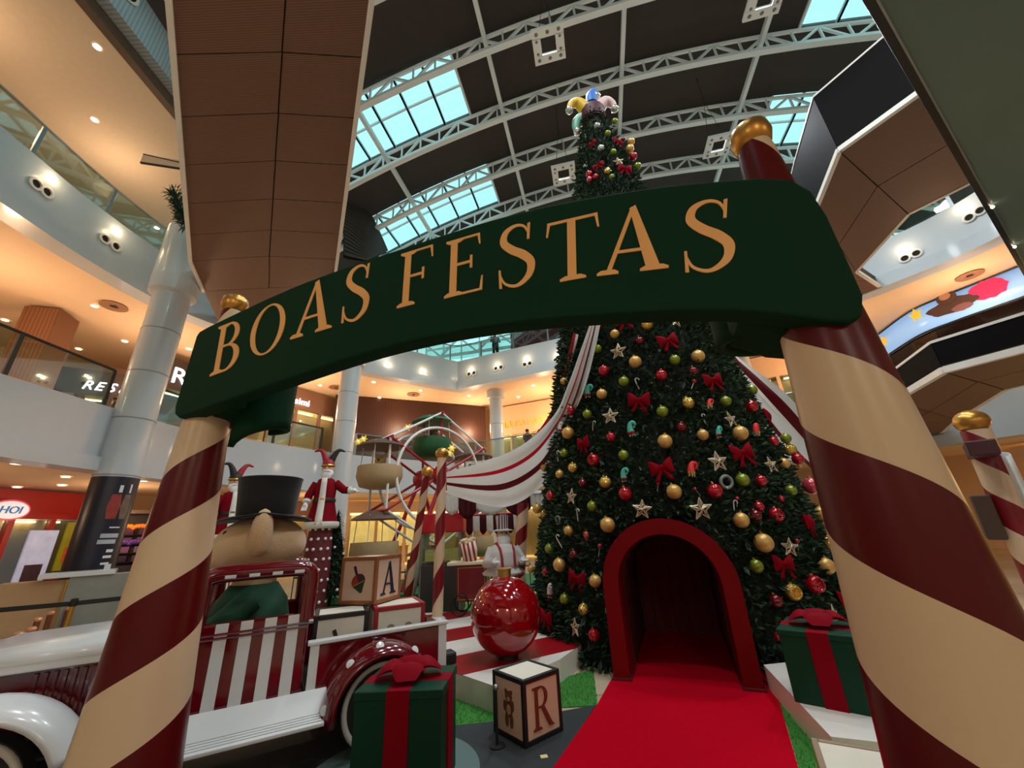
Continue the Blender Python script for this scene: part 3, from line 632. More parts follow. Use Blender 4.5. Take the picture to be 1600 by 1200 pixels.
# folded ends behind the ribbon and the curling tails
def foldbox(s0, s1, name):
    q = []
    for s in np.linspace(s0, s1, 6):
        zt = min(TOPC, key=lambda p: abs(p.x - s)).y - .03; zb = min(BOTC, key=lambda p: abs(p.x - s)).y + .005; q.append((s, zb, zt))
    m = MB(); vs = []
    for s, zb, zt in q: vs += [sgn(s, .06, zb), sgn(s, -.19, zb - .01), sgn(s, -.19, zt), sgn(s, .06, zt)]
    fs = [(0, 1, 2, 3), tuple(len(vs) - 4 + i for i in (3, 2, 1, 0))]
    for i in range(5):
        k = i * 4; fs += [(k + a, k + b, k + 4 + b, k + 4 + a) for a, b in ((1, 0), (2, 1), (3, 2), (0, 3))]
    m.add(vs, fs).build(name, m_green, arch, bevel=.03)
foldbox(-.03, .27, 'ribbon_fold'); foldbox(2.74, 3.03, 'ribbon_fold')
def tail(sc, a0, a1, ztop, zbot, r, offc, tilt, name='ribbon_tail'):
    rows = []
    for k in range(9):
        u = k / 8; row = []
        for i in range(15):
            v = i / 14; a = math.radians(a0 + (a1 - a0) * v); z0 = zbot - tilt * v + .05 * math.sin(v * 3.1)
            row.append(sgn(sc + r * math.cos(a) - .05 * u * tilt, offc + r * math.sin(a), ztop + (z0 - ztop) * u))
        rows.append(row)
    MB().grid(rows).build(name, m_green, arch, 60, solid=.03)
tail(.235, -125, 115, 2.55, 2.13, .135, -.17, .12); tail(2.86, 305, 65, 2.50, 2.13, .14, -.19, .06)

# ================================================================== GROUND OF THE DISPLAY
m_carpet = M('red_carpet', (184, 2, 30), .95, spec=.05, var=.10, vs=30, bump=.25, bs=260)
A0, B0 = Vector((.942, 4.866, 0)), Vector((2.168, 4.401, 0))      # feet of the tree's red archway
E1 = (B0 - A0).normalized(); E2 = Vector((-E1.y, E1.x, 0))        # along the archway, into the tree
cl0, cl1, cr1, cr0 = pz(868, 1200, 0), A0 - E1 * .05, B0 + E1 * .12, pz(1247, 1200, 0)
ext = lambda a, b, k: a + (a - b) * k
carp = [ext(cl0, cl1, 1.6), cl0, Vector((.62, 4.25, 0)), cl1, cl1 + E2 * 2.2, cr1 + E2 * 2.2, cr1, cr0, ext(cr0, cr1, 1.6)]
tag(MB().prism([(p.x, p.y) for p in carp], .004, .02).build('red_carpet', m_carpet), 'bright red carpet leading to the archway in the tree', 'carpet')
m_mat = M('black_rubber_mat', (38, 44, 46), .7, var=.15, vs=5)
tag(MB().prism([(-3.2, 1.5), (cl0.x + .0, 1.5), (pz(868, 1199, 0).x, pz(868, 1199, 0).y), (.40, 3.82), (.60, 4.25), (-.1, 4.05), (-.75, 3.98), (-3.5, 5.2)], .003, .012).build('floor_mat', m_mat), 'dark grey floor mat under the letter R block', 'mat')
m_turf = M('artificial_turf', (58, 132, 44), .9, var=.35, vs=40, bump=.6, bs=180)
def turf(poly, label):
    t = MB().prism(poly, .002, .010).build('artificial_turf', m_turf); tag(t, label, 'turf')
    r = random.Random(3); m = MB(); xs = [p[0] for p in poly]; ys = [p[1] for p in poly]; n = 0
    def inside(x, y):
        c = False
        for i in range(len(poly)):
            (x0, y0), (x1, y1) = poly[i], poly[i - 1]
            if (y0 > y) != (y1 > y) and x < (x1 - x0) * (y - y0) / (y1 - y0) + x0: c = not c
        return c
    while n < 2600:
        x, y = r.uniform(min(xs), max(xs)), r.uniform(min(ys), max(ys))
        if not inside(x, y): n += .2; continue
        a = r.uniform(0, 6.3); h = r.uniform(.015, .035); w = .003; m.add([(x - w * math.cos(a), y - w * math.sin(a), .009), (x + w * math.cos(a), y + w * math.sin(a), .009), (x + r.uniform(-.012, .012), y + r.uniform(-.012, .012), h)], [(0, 1, 2)]); n += 1
    g = m.build('turf_blades', m_turf, t); g['kind'] = 'stuff'
turf([(-.75, 3.98), (-.1, 4.05), (.1, 4.25), (.62, 4.25), (.75, 5.2), (.3, 4.9), (-.3, 4.2), (-.75, 4.6)], 'green turf strip between the striped platform and the mat')
turf([(1.30, 2.1), (1.55, 2.9), (1.98, 3.75), (2.25, 4.36), (1.90, 3.0), (2.3, 2.8), (2.2, 2.1)], 'green turf strip at the right edge of the red carpet')
# striped platforms
m_pw = M('platform_white_laminate', (226, 222, 214), .35, var=.03)
def platform(poly, h, label, stripes=None):
    t = thing('display_platform', label, 'platform', (poly[0][0], poly[0][1], 0)); o = poly[0]
    MB().prism([(x - o[0], y - o[1]) for x, y in poly], 0.001, h - .004).build('base', m_pw, t)
    MB().prism([(x - o[0], y - o[1]) for x, y in poly], h - .004, h).build('top', stripes or m_pw, t); return t
# stripes run along E1-ish direction; material uses object coordinates rotated with the top
def dir_stripe(name, c1, c2, ang, pitch, phase, duty=.5, rough=.3):
    m = M(name, c1, rough, var=0); nt = m.node_tree; N = nt.nodes; L = nt.links; b = N['Principled BSDF']; tc = [n for n in N if n.type == 'TEX_COORD'][0]
    mp = N.new('ShaderNodeMapping'); mp.inputs['Rotation'].default_value = (0, 0, -ang); L.new(tc.outputs['Object'], mp.inputs['Vector']); s = N.new('ShaderNodeSeparateXYZ'); L.new(mp.outputs[0], s.inputs[0])
    a = N.new('ShaderNodeMath'); a.operation = 'MULTIPLY_ADD'; a.inputs[1].default_value = 1 / pitch; a.inputs[2].default_value = 100 + phase; L.new(s.outputs['Y'], a.inputs[0])
    f = N.new('ShaderNodeMath'); f.operation = 'FRACT'; L.new(a.outputs[0], f.inputs[0]); k = N.new('ShaderNodeMath'); k.operation = 'LESS_THAN'; k.inputs[1].default_value = duty; L.new(f.outputs[0], k.inputs[0])
    mx = N.new('ShaderNodeMix'); mx.data_type = 'RGBA'; mx.inputs['A'].default_value = rgb(*c1); mx.inputs['B'].default_value = rgb(*c2); L.new(k.outputs[0], mx.inputs['Factor']); L.new(mx.outputs['Result'], b.inputs['Base Color']); return m
pl = [(-.25, 4.14), (.36, 4.84), (.66, 5.36), (.1, 6.1), (.02, 7.0), (.1, 7.75), (-3.8, 7.85), (-3.8, 7.6), (-1.3, 5.18)]
platform(pl, .21, 'low white platform with red and white striped top under the giant bauble', dir_stripe('platform_stripes', (228, 222, 214), (150, 14, 26), .52, 1.28, .61))
prr = [(2.23, 4.38), (1.87, 3.06), (2.15, 2.95), (4.6, 2.6), (5.6, 5.5), (5.0, 8.3), (4.65, 6.2), (3.25, 4.52)]
platform(prr, .21, 'low white platform with red stripe under the right green gift box', dir_stripe('platform_stripes_right', (228, 222, 214), (150, 14, 26), 1.05, 1.1, -.02, .32))

# ================================================================== CHRISTMAS TREE
TC, TR, TH = Vector((2.34, 6.69, 0)), 2.22, 11.37
def trad(z): return TR * max(0, 1 - z / TH) + .16 * min(1, max(0, z / TH))
tree = thing('christmas_tree', 'towering green christmas tree with a red archway at its foot', 'tree', TC)
def in_tunnel(p, pad=0.):   # p relative to world
    q = p - A0; s = q.dot(E1) - .655; dd = q.dot(E2)
    if dd > 1.9: return False
    hw = .655 + pad; zc = 1.53 - .655
    return abs(s) < hw and (p.z < zc or math.hypot(s, p.z - zc) < hw)
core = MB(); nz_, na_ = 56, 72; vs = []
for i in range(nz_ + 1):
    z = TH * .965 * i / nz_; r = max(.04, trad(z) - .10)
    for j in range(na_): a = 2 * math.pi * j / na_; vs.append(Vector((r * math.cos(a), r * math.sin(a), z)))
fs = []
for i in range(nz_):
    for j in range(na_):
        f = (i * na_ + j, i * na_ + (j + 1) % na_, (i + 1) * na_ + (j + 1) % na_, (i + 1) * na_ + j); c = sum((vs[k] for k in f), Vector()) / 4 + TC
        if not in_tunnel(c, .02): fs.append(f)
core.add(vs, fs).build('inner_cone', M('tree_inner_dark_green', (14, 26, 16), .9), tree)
r_ = random.Random(11)
def foliage(frac, name, mat, n, lo=.06, hi=.13):
    m = MB(); vs = []; fs = []; k = 0
    while k < n:
        z = TH * (1 - math.sqrt(r_.random())) * .99; a = r_.uniform(0, 2 * math.pi); toc = math.atan2(-TC.y, -TC.x)
        if math.cos(a - toc) < -.35 and r_.random() < .75: continue
        rr = trad(z) + r_.uniform(-.12, .03); p = Vector((rr * math.cos(a), rr * math.sin(a), z))
        if in_tunnel(p + TC, .05): continue
        nrm = Vector((math.cos(a), math.sin(a), .2)); d = (nrm + Vector((r_.gauss(0, .55), r_.gauss(0, .55), r_.gauss(-.15, .5)))).normalized(); L = r_.uniform(lo, hi); x = d.orthogonal().normalized(); x.rotate(Matrix.Rotation(r_.uniform(0, 6.3), 3, d)); w = L * .20
        y = d.cross(x) * w * .8; x = x * w; t = p + d * L; mid = p + d * L * .45
        b = len(vs); vs += [p, mid + x, t, mid - x, mid + y, mid - y]; fs += [(b, b + 1, b + 2, b + 3), (b, b + 4, b + 2, b + 5)]; k += 1
    o = m.add(vs, fs).build(name, mat, tree); o['kind'] = 'stuff'
foliage(1, 'foliage', M('pine_green_dark', (30, 58, 36), .55, var=.4, vs=3), 26000)
foliage(1, 'foliage', M('pine_green_light', (70, 104, 70), .5, var=.4, vs=3), 9000, .05, .10)
# archway: thick red frame, tunnel lining and curtain
def archring(hw0, hw1, ztop, d0, d1, name, mat, n=28):
    m = MB(); inn, out = [], []
    for lst, hw, zt in ((inn, hw0, ztop - (hw1 - hw0)), (out, hw1, ztop)):
        zc = zt - hw; lst.append((-hw, 0)); lst += [(hw * math.cos(math.pi - math.pi * i / n), zc + hw * math.sin(math.pi * i / n)) for i in range(n + 1)]; lst.append((hw, 0))
    k = len(inn); vs = []
    for d in (d0, d1):
        for lst in (inn, out): vs += [A0 - TC + E1 * (.655 + s) + E2 * d + Vector((0, 0, z + .02)) for s, z in lst]
    fs = []
    for i in range(k - 1):
        a, b, c, d = i, i + 1, k + i, k + i + 1; e = 2 * k
        fs += [(a, c, d, b), (e + a, e + b, e + d, e + c), (a, b, e + b, e + a), (c, e + c, e + d, d)]
    fs += [(0, 2 * k, 3 * k, k), (k - 1, 2 * k - 1, 4 * k - 1, 3 * k - 1)]
    return m.add(vs, fs).build(name, mat, tree, 35)
m_arch = M('archway_red_board', (116, 3, 8), .6, spec=.12, var=.06)
archring(.515, .68, 1.53, -.06, .42, 'archway_frame', m_arch)
archring(.505, .53, 1.375, .40, 2.0, 'tunnel_lining', M('tunnel_dark_red', (74, 8, 12), .8))
cur = MB(); rows = []
for i in range(9): rows.append([A0 - TC + E1 * (.655 + .56 * (2 * j / 28 - 1)) + E2 * (1.95 + .05 * math.sin(j * 1.5)) + Vector((0, 0, .02 + 1.45 * i / 8)) for j in range(29)])
cur.grid(rows).build('curtain', M('tunnel_curtain_red', (104, 10, 16), .8, sheen=.3), tree, 60)
for s in (.06, 1.25): 
    c = A0 - TC + E1 * s + E2 * .16 + Vector((0, 0, .028)); MB().box(c, (.20, .52, .02), rz=math.atan2(E1.y, E1.x)).build('foot_plate', M('foot_plate_red', (90, 12, 16), .5), tree)

# ------------------------------------------------------------------ tree ornaments, placed where their pixel's ray meets the cone
def cone_hit(x, y, out=0.):
    d = _ray(x, y); d = d / np.linalg.norm(d); best = None; prev = None
    for t in np.arange(3.0, 14, .01):
        p = CAMP + d * t; v = math.hypot(p[0] - TC.x, p[1] - TC.y) - (trad(p[2]) + out)
        if v < 0: return Vector(p), t
        if best is None or v < best[0]: best = (v, Vector(p), t)
    return best[1], best[2]
OM = {'red': M('bauble_red_gloss', (178, 14, 34), .12, metal=.35, var=.05, coat=.6), 'dark red': M('bauble_dark_red', (110, 14, 28), .2, metal=.3, var=.05, coat=.4),
      'gold': M('bauble_gold_satin', (214, 170, 96), .38, metal=.35, var=.06), 'shiny gold': M('bauble_gold_shiny', (226, 186, 96), .14, metal=.9, var=.2, vs=18, bump=.6, bs=9),
      'green': M('bauble_lime_green', (124, 140, 34), .3, metal=.3, var=.05, coat=.3), 'pink': M('bauble_pink_pearl', (196, 70, 84), .15, metal=.25, coat=.5), 'silver': M('bauble_silver', (206, 202, 196), .2, metal=.7)}
m_cap = M('ornament_cap_gold', (190, 150, 70), .3, metal=.8); m_wire = M('star_champagne_wire', (226, 206, 176), .35, metal=.5)
m_bow = M('bow_red_velvet', (128, 3, 20), .8, var=.2, vs=12, spec=.08)
PROTO = {}
def proto(kind):
    if kind in PROTO: c = copy_tree(PROTO[kind]); return c
    if kind[0] == 'bauble':
        o = MB().ball((0, 0, 0), 1, 20, 14).build('bauble', OM[kind[1]], None, 60); MB().lathe([(.2, .95), (.2, 1.15), (.001, 1.17)], 10).build('cap', m_cap, o, 40); MB().tube([(.0, 0, 1.15), (.08, 0, 1.25), (0, 0, 1.34), (-.08, 0, 1.25), (0, 0, 1.15)], .02, 5).build('hook', m_cap, o)
    elif kind[0] == 'reflector':   # ball with a fluted hollow on its front (-y)
        o = MB(); pr = [(math.sin(math.pi * i / 12), -math.cos(math.pi * i / 12)) for i in range(10)] + [(.62, .74), (.45, .45), (.2, .2), (.001, .12)]
        o.lathe(pr, 24, flute=lambda t, i: 1 + (.10 * math.cos(12 * t) if i > 9 else 0), cap=False); o.xf(Matrix.Rotation(math.pi / 2, 4, 'X')); o = o.build('reflector_bauble', OM[kind[1]], None, 50)
        MB().lathe([(.2, .95), (.2, 1.15), (.001, 1.17)], 10).build('cap', m_cap, o, 40)
    elif kind[0] == 'star':
        o = thing('wire_star', '', 'ornament'); P = [((1 if i % 2 == 0 else .42) * math.sin(math.pi * i / 5), 0, (1 if i % 2 == 0 else .42) * math.cos(math.pi * i / 5)) for i in range(10)]
        m = MB()
        for i in range(10): m.tube([P[i], P[(i + 1) % 10]], .045, 5)
        m.build('outline', m_wire, o); m = MB()
        for i in range(10):
            m.tube([P[i], (0, -.22, 0)], .03, 5)
            a, b, c = Vector(P[i]), Vector(P[(i + 1) % 10]), Vector((0, -.22, 0))
            for u in (.25, .5, .75): m.tube([a.lerp(b, u), c.lerp(a, .35)], .014, 4)
        m.build('mesh_wires', m_wire, o)
    elif kind[0] == 'bow':
        o = thing('fabric_bow', '', 'ornament')
        for sx in (-1, 1):
            m = MB(); rows = []
            for i in range(9):
                u = i / 8; w = .12 + .52 * math.sin(min(1, u * 1.15) * 1.45); rows.append([(sx * (u * .95), -.32 * math.sin(math.pi * u) * math.sin(a) - .05, w * math.cos(a) + .08 * u) for a in [2 * math.pi * j / 12 for j in range(13)]])
            m.grid(rows, flip=sx < 0).build('loop', m_bow, o, 70)
            m = MB(); m.grid([[(sx * (.05 + .55 * u + k * .17), -.12 - .06 * math.sin(k * 3 + u * 5), -.1 - 1.05 * u) for k in (-1, 0, 1)] for u in [i / 6 for i in range(7)]]).build('tail', m_bow, o, 70, solid=.03)
        MB().ball((0, -.12, .02), .2, 10, 8, (1, .8, 1.1)).build('knot', m_bow, o, 60)
    elif kind[0] == 'jester':
        o = thing('jester_cap_ornament', '', 'ornament'); cm = M('jester_' + kind[1], {'turquoise': (72, 176, 160), 'scarlet': (214, 36, 30), 'white': (206, 208, 208)}[kind[1]], .6)
        pts = catmull([(-.1, 0, -.5), (-.05, 0, .1), (.15, 0, .6), (.55, 0, .7), (.72, 0, .35), (.55, 0, .15)], 4); n = len(pts)
        MB().tube(pts, [.48 * (1 - .78 * i / (n - 1)) for i in range(n)], 10).build('cap_body', cm, o, 60)
        m = MB()
        for j in range(7): a = 2 * math.pi * j / 7; m.lathe([(.001, -.95), (.2, -.5)], 4, (-.1 + .34 * math.cos(a), .34 * math.sin(a), 0))
        m.build('collar', M('jester_collar_red', (170, 30, 36), .6) if kind[1] != 'scarlet' else M('jester_collar_gold', (214, 170, 70), .5), o)
        m = MB()
        for j in range(7): a = 2 * math.pi * j / 7; m.ball((-.1 + .36 * math.cos(a), .36 * math.sin(a), -.98), .075, 6, 5)
        m.ball((.5, 0, .05), .11, 8, 6); m.build('bells', M('bell_white', (226, 222, 214), .4), o, 60)
    elif kind[0] == 'cane':
        pts = [(0, 0, -1), (0, 0, .45)] + [(.28 - .28 * math.cos(a), 0, .45 + .28 * math.sin(a)) for a in [math.pi * i / 8 for i in range(1, 10)]]
        o = MB().tube(pts, .085, 8).build('candy_cane', M('cane_pale', (206, 204, 196), .3), None, 60)
        m = MB()
        for k in range(6): z = -.9 + .25 * k; m.tube([(-.088, -.02, z), (0, -.09, z + .06), (.088, -.02, z + .12)], .022, 5)
        m.build('red_stripe', M('cane_stripe_red', (170, 24, 34), .4), o)
    elif kind[0] == 'drop':
        o = MB().lathe([(.001, -1.2), (.25, -.9), (.45, -.2), (.42, .3), (.2, .6), (.001, .65)], 12, flute=lambda t, i: 1 + .1 * math.cos(6 * t)).build('drop_ornament', M('drop_scarlet', (206, 36, 26), .25, coat=.5), None, 50)
        MB().lathe([(.2, .6), (.14, .9), (.001, 1.0)], 8).build('cap', M('drop_cap_bronze', (130, 100, 50), .4, metal=.6), o)
    elif kind[0] == 'lolly':
        o = MB().ball((0, 0, .6), .42, 12, 8).build('lollipop_ornament', M('lolly_red', (164, 24, 40), .3, coat=.4), None, 60); MB().tube([(0, 0, .2), (0, 0, -1.2)], .05, 6).build('stick', M('cane_pale', (206, 204, 196), .3), o)
    elif kind[0] == 'wreath':
        pts = [(.72 * math.cos(a), 0, .72 * math.sin(a)) for a in [2 * math.pi * i / 20 for i in range(20)]]
        o = MB().tube(pts, .2, 8, closed=True).build('ring_ornament', M('ring_grey_green', (118, 132, 128), .5), None, 60); MB().ball((0, -.15, -.75), .22, 8, 6).build('bead', OM['silver'], o, 60)
    PROTO[kind] = o; return o
B = 'bauble'
ORN = [((B, 'red'), [(935, 514, 8), (887, 497, 7), (946, 581, 9), (1032, 589, 9.5), (897, 642, 8), (957, 684, 8), (979, 772, 11), (866, 775, 8), (1202, 691, 8), (1239, 718, 9), (1183, 752, 9), (1113, 768, 12), (1181, 792, 8), (932, 991, 9.5), (1212, 993, 7), (985, 247, 6.5), (923, 275, 6), (932, 279, 5), (857, 894, 6), (1216, 780, 5)]),
       ((B, 'dark red'), [(999, 535, 7), (1080, 583, 8), (914, 755, 7), (1063, 669, 8), (901, 866, 7.5), (1176, 806, 9), (1207, 938, 10), (971, 220, 4)]),
       ((B, 'gold'), [(897, 491, 8), (962, 524, 7.5), (993, 568, 10), (1086, 560, 10.5), (943, 617, 8.5), (885, 596, 6), (893, 677, 10), (879, 741, 7), (1038, 691, 11.5), (1095, 681, 9), (1052, 769, 12), (856, 730, 7), (845, 794, 8), (953, 820, 12), (893, 829, 8), (1150, 679, 12), (1218, 725, 8.5), (1153, 813, 12), (1273, 803, 13), (1186, 848, 14.5), (1281, 884, 12.5), (880, 882, 10.5), (934, 907, 10), (834, 889, 6), (842, 930, 8), (982, 224, 6), (980, 235, 6.5), (1245, 728, 4)]),
       ((B, 'shiny gold'), [(1010, 511, 9.5), (1072, 632, 10), (900, 731, 8.5), (949, 754, 10), (855, 802, 6), (1226, 704, 10), (949, 271, 6), (916, 951, 9)]),
       ((B, 'green'), [(936, 547, 7.5), (1052, 565, 8.5), (976, 598, 8.5), (921, 648, 7.5), (1034, 645, 9.5), (886, 708, 7), (976, 712, 8.5), (929, 791, 8.5), (864, 857, 8), (1168, 611, 8.5), (1129, 629, 8.5), (1221, 686, 8), (1155, 751, 10.5), (1229, 767, 8.5), (1177, 884, 10.5), (887, 935, 8), (1241, 964, 9), (957, 192, 5), (948, 212, 5), (957, 241, 5), (992, 262, 6), (956, 280, 5)]),
       ((B, 'pink'), [(1258, 760, 13), (923, 283, 5)]), ((B, 'silver'), [(933, 200, 5), (939, 235, 5.5), (917, 262, 4)]),
       (('reflector', 'red'), [(931, 719, 10), (1167, 637, 10), (1205, 805, 11.5), (1263, 912, 14)]), (('reflector', 'shiny gold'), [(1287, 850, 12), (1231, 924, 13)]),
       (('star',), [(968, 552, 14), (1052, 505, 12.5), (957, 652, 14), (899, 776, 13), (1005, 796, 15.5), (1092, 796, 18.5), (1135, 658, 14), (1116, 723, 17.5), (1196, 728, 14), (1225, 855, 15), (1292, 960, 16), (1310, 907, 14), (905, 979, 14), (964, 257, 9)]),
       (('bow',), [(977, 504, 13), (1040, 536, 14), (914, 580, 11), (999, 628, 15), (917, 693, 13), (1033, 732, 16), (1107, 597, 14), (1188, 651, 13), (1151, 709, 17), (1251, 817, 16), (1215, 880, 16), (1307, 933, 16), (908, 902, 14), (862, 963, 14), (936, 263, 8), (973, 269, 10), (962, 226, 8), (927, 227, 6)]),
       (('jester', 'turquoise'), [(923, 612, 11), (987, 671, 12), (977, 742, 11), (1118, 676, 10)]), (('jester', 'scarlet'), [(1078, 733, 13), (1174, 672, 11), (1105, 632, 9)]), (('jester', 'white'), [(866, 921, 11), (881, 668, 9)]),
       (('cane',), [(995, 601, 11), (907, 803, 11), (879, 845, 12), (877, 712, 10), (1142, 790, 11), (930, 665, 9), (1095, 655, 9)]),
       (('drop',), [(920, 835, 9)]), (('lolly',), [(1080, 602, 9), (1028, 760, 7), (1087, 768, 7), (940, 858, 9), (1148, 784, 8), (1240, 850, 8)]), (('wreath',), [(1130, 754, 13), (877, 812, 8)])]
DESC = {('reflector', 'red'): 'red fluted bauble', ('reflector', 'shiny gold'): 'gold fluted bauble', ('star',): 'wire star', ('bow',): 'red bow', ('jester', 'turquoise'): 'turquoise jester cap', ('jester', 'scarlet'): 'scarlet jester cap', ('jester', 'white'): 'pale jester cap', ('cane',): 'candy cane', ('drop',): 'scarlet drop', ('lolly',): 'red lollipop', ('wreath',): 'grey ring'}
ALLO = [(x, y, r, (DESC.get(k) or k[1] + ' bauble')) for k, L in ORN for x, y, r in L]
def direction(dx, dy):
    if abs(dy) > 2 * abs(dx): return 'below' if dy > 0 else 'above'
    if abs(dx) > 2 * abs(dy): return 'right of' if dx > 0 else 'left of'
    return ('below-' if dy > 0 else 'above-') + ('right of' if dx > 0 else 'left of')
USED = {}
for kind, L in ORN:
    for x, y, r in L:
        p, t = cone_hit(x, y); R0 = r * t / FPX * (.93 if kind[0] == B else 1.)
        dv = Vector(_ray(x, y)).normalized(); dep = t * (-(RM.T @ np.array(dv))[2]); R0 = r * dep / FPX * .95
        nrm = Vector((p.x - TC.x, p.y - TC.y, 0)).normalized(); o = proto(kind)
        o.location = p + nrm * (R0 * .55 + .015); R0 *= 1.2 if kind[0] == 'bow' else 1; o.scale = (R0,) * 3; rr = random.Random(int(x * 7 + y))
        face = math.atan2(nrm.y, nrm.x) + math.pi / 2
        o.rotation_euler = (rr.uniform(-.15, .1), rr.uniform(-.2, .2) if kind[0] not in ('cane', 'lolly') else rr.uniform(-.6, .6), face + rr.uniform(-.25, .25))
        near = sorted([(math.hypot(a - x, b - y), a, b, dsc) for a, b, _, dsc in ALLO if (a, b) != (x, y)])
        dsc = DESC.get(kind) or kind[1] + ' bauble'; lab = None
        for j in (1, 2, 3, 4, 5, 6):
            n0, n1 = near[0], near[j]; lab = '%s on tree, %s a %s, %s %s' % (dsc, direction(x - n0[1], y - n0[2]), n0[3], direction(x - n1[1], y - n1[2]), n1[3])
            if lab not in USED and len(lab.split()) <= 16: break
        USED[lab] = 1; tag(o, lab, 'ornament', {'bauble': 'baubles on the christmas tree', 'reflector': 'reflector baubles on the christmas tree', 'star': 'wire stars on the christmas tree', 'bow': 'fabric bows on the christmas tree'}.get(kind[0], 'novelty ornaments on the christmas tree'))
# jester hat on the tree top
zt = TH * .955; th_ = thing('jester_hat_topper', 'dark red jester hat with coloured horns on top of the tree', 'tree topper', TC + Vector((0, 0, zt + .02))); th_.scale = (.84, .84, .84)
MB().lathe([(.30, -.1), (.36, .1), (.34, .35), (.22, .55), (.001, .6)], 24).build('hat_bowl', M('topper_dark_red', (70, 10, 26), .6, var=.1), th_, 60); MB().lathe([(.001, -.06), (.33, -.06)], 24).build('hat_inside', MATS['topper_dark_red'], th_)
for nm, c, pts in (('yellow', (222, 178, 40), [(-.2, -.05, .4), (-.4, -.1, .62), (-.62, -.12, .55), (-.7, -.12, .3)]), ('blue', (40, 110, 190), [(-.02, -.1, .5), (0, -.12, .85), (.12, -.1, 1.05), (.2, -.08, .92)]), ('pink', (222, 186, 182), [(.22, -.05, .45), (.42, -.1, .62), (.6, -.1, .5), (.64, -.1, .3)]), ('mint', (120, 176, 150), [(-.3, .1, .2), (-.46, .1, .1), (-.52, .1, -.15), (-.5, .1, -.3)])):
    q = catmull(pts, 4); n = len(q); h = MB().tube(q, [.2 * (1 - .7 * i / (n - 1)) for i in range(n)], 10).build('horn', M('topper_' + nm, c, .5), th_, 60); MB().ball(q[-1], .115, 12, 8).build('bell', OM['silver'], h, 60)

# ================================================================== TOY BLOCKS, GIFTS, GIANT BAUBLE
def toyblock(loc, rz, a, fr, face, label, left=None, right=None, h=None, group=None):
    """cube: dark frame of twelve bars, inset panels; left = local -y face, right = local +x face"""
    h = h or a; t = thing('toy_block', label, 'toy block', loc, rz, group); w = a * .085; q = a / 2
    m = MB()
    for i in (-1, 1):
        for j in (-1, 1):
            m.box((i * (q - w / 2), j * (q - w / 2), h / 2), (w, w, h)); m.box((0, i * (q - w / 2), h / 2 + j * (h / 2 - w / 2)), (a - 2 * w, w, w)); m.box((i * (q - w / 2), 0, h / 2 + j * (h / 2 - w / 2)), (w, a - 2 * w, w))
    m.build('frame', fr, t, bevel=.006)
    ins = .012; pn = a - 2 * w + .004; ph = h - 2 * w + .004
    for nm, c, d in (('face_panel', (0, -q + ins, h / 2), (pn, .01, ph)), ('face_panel', (q - ins, 0, h / 2), (.01, pn, ph)), ('face_panel', (0, q - ins, h / 2), (pn, .01, ph)), ('face_panel', (-q + ins, 0, h / 2), (.01, pn, ph)), ('face_panel', (0, 0, h - ins), (pn, pn, .01))):
        MB().box(c, d).build(nm, face[1] if nm == 'face_panel' and c[2] > h * .9 else face[0], t)
    FL = frame_mat((0, -q + ins - .005, h / 2), (1, 0, 0)); FR = frame_mat((q - ins + .005, 0, h / 2), (0, 1, 0))
    for F, pic in ((FL, left), (FR, right)):
        if pic: pic(t, F, a)
    return t
def letter_pic(ch, mat, k=.68):
    def f(t, F, a):
        m, w = letter_mb(ch, a * k, .008, 1.); m.xf(Matrix.Translation((-w / 2, -a * k / 2, 0))); m.xf(F); m.build('letter', mat, t)
    return f
m_pr_dk = M('print_dark_umber', (58, 26, 18), .5); m_pr_red = M('print_brick_red', (150, 44, 28), .5); m_pr_gr = M('print_deep_green', (34, 60, 34), .5); m_pr_bear = M('print_bear_brown', (116, 66, 36), .5, var=.2, vs=20); m_pr_tan = M('print_bear_tan', (196, 150, 100), .5)
def flat(m, F, name, mat, t): m.xf(F); return m.build(name, mat, t)
def disc(m, x, y, rx, ry, z, n=18, a0=0, a1=360):
    m.prism([(x + rx * math.cos(math.radians(a0 + (a1 - a0) * i / n)), y + ry * math.sin(math.radians(a0 + (a1 - a0) * i / n))) for i in range(n + (0 if a1 - a0 == 360 else 1))], 0, z); return m
def top_pic(t, F, a):     # spinning top with a handle
    R = Matrix.Rotation(math.radians(22), 4, 'Z'); k = a
    def b(m): m.xf(R); return m
    flat(b(MB().prism([(-.03 * k, .10 * k), (.03 * k, .10 * k), (.035 * k, .32 * k), (-.035 * k, .32 * k)], 0, .004)), F, 'printed_handle', m_pr_dk, t)
    flat(b(disc(MB(), 0, -.02 * k, .19 * k, .15 * k, .004, 12, 90, 270)), F, 'printed_top_half', m_pr_red, t); flat(b(disc(MB(), 0, -.02 * k, .19 * k, .15 * k, .0042, 12, -90, 90)), F, 'printed_top_half', M('print_plum', (60, 36, 44), .5), t)
    flat(b(MB().prism([(-.17 * k, -.08 * k), (.17 * k, -.08 * k), (.02 * k, -.28 * k), (-.02 * k, -.28 * k)], 0, .005)), F, 'printed_cone', m_pr_gr, t)
    flat(b(MB().box((0, -.07 * k, .006), (.34 * k, .012 * k, .002))), F, 'printed_band', m_pr_tan, t)
def bear_pic(t, F, a):
    m = MB(); k = a * .9
    for x, y, rx, ry in ((.02, .18, .12, .11), (-.07, .27, .045, .045), (.11, .27, .045, .045), (.02, -.03, .13, .16), (-.12, .0, .05, .10), (.15, .03, .05, .10), (-.06, -.24, .06, .13), (.10, -.24, .06, .13)): disc(m, x * k, y * k, rx * k, ry * k, .004)
    flat(m, F, 'printed_bear', m_pr_bear, t); m = MB(); disc(m, .02 * k, .14 * k, .05 * k, .04 * k, .006); disc(m, .02 * k, -.05 * k, .07 * k, .09 * k, .006); flat(m, F, 'printed_belly', m_pr_tan, t)
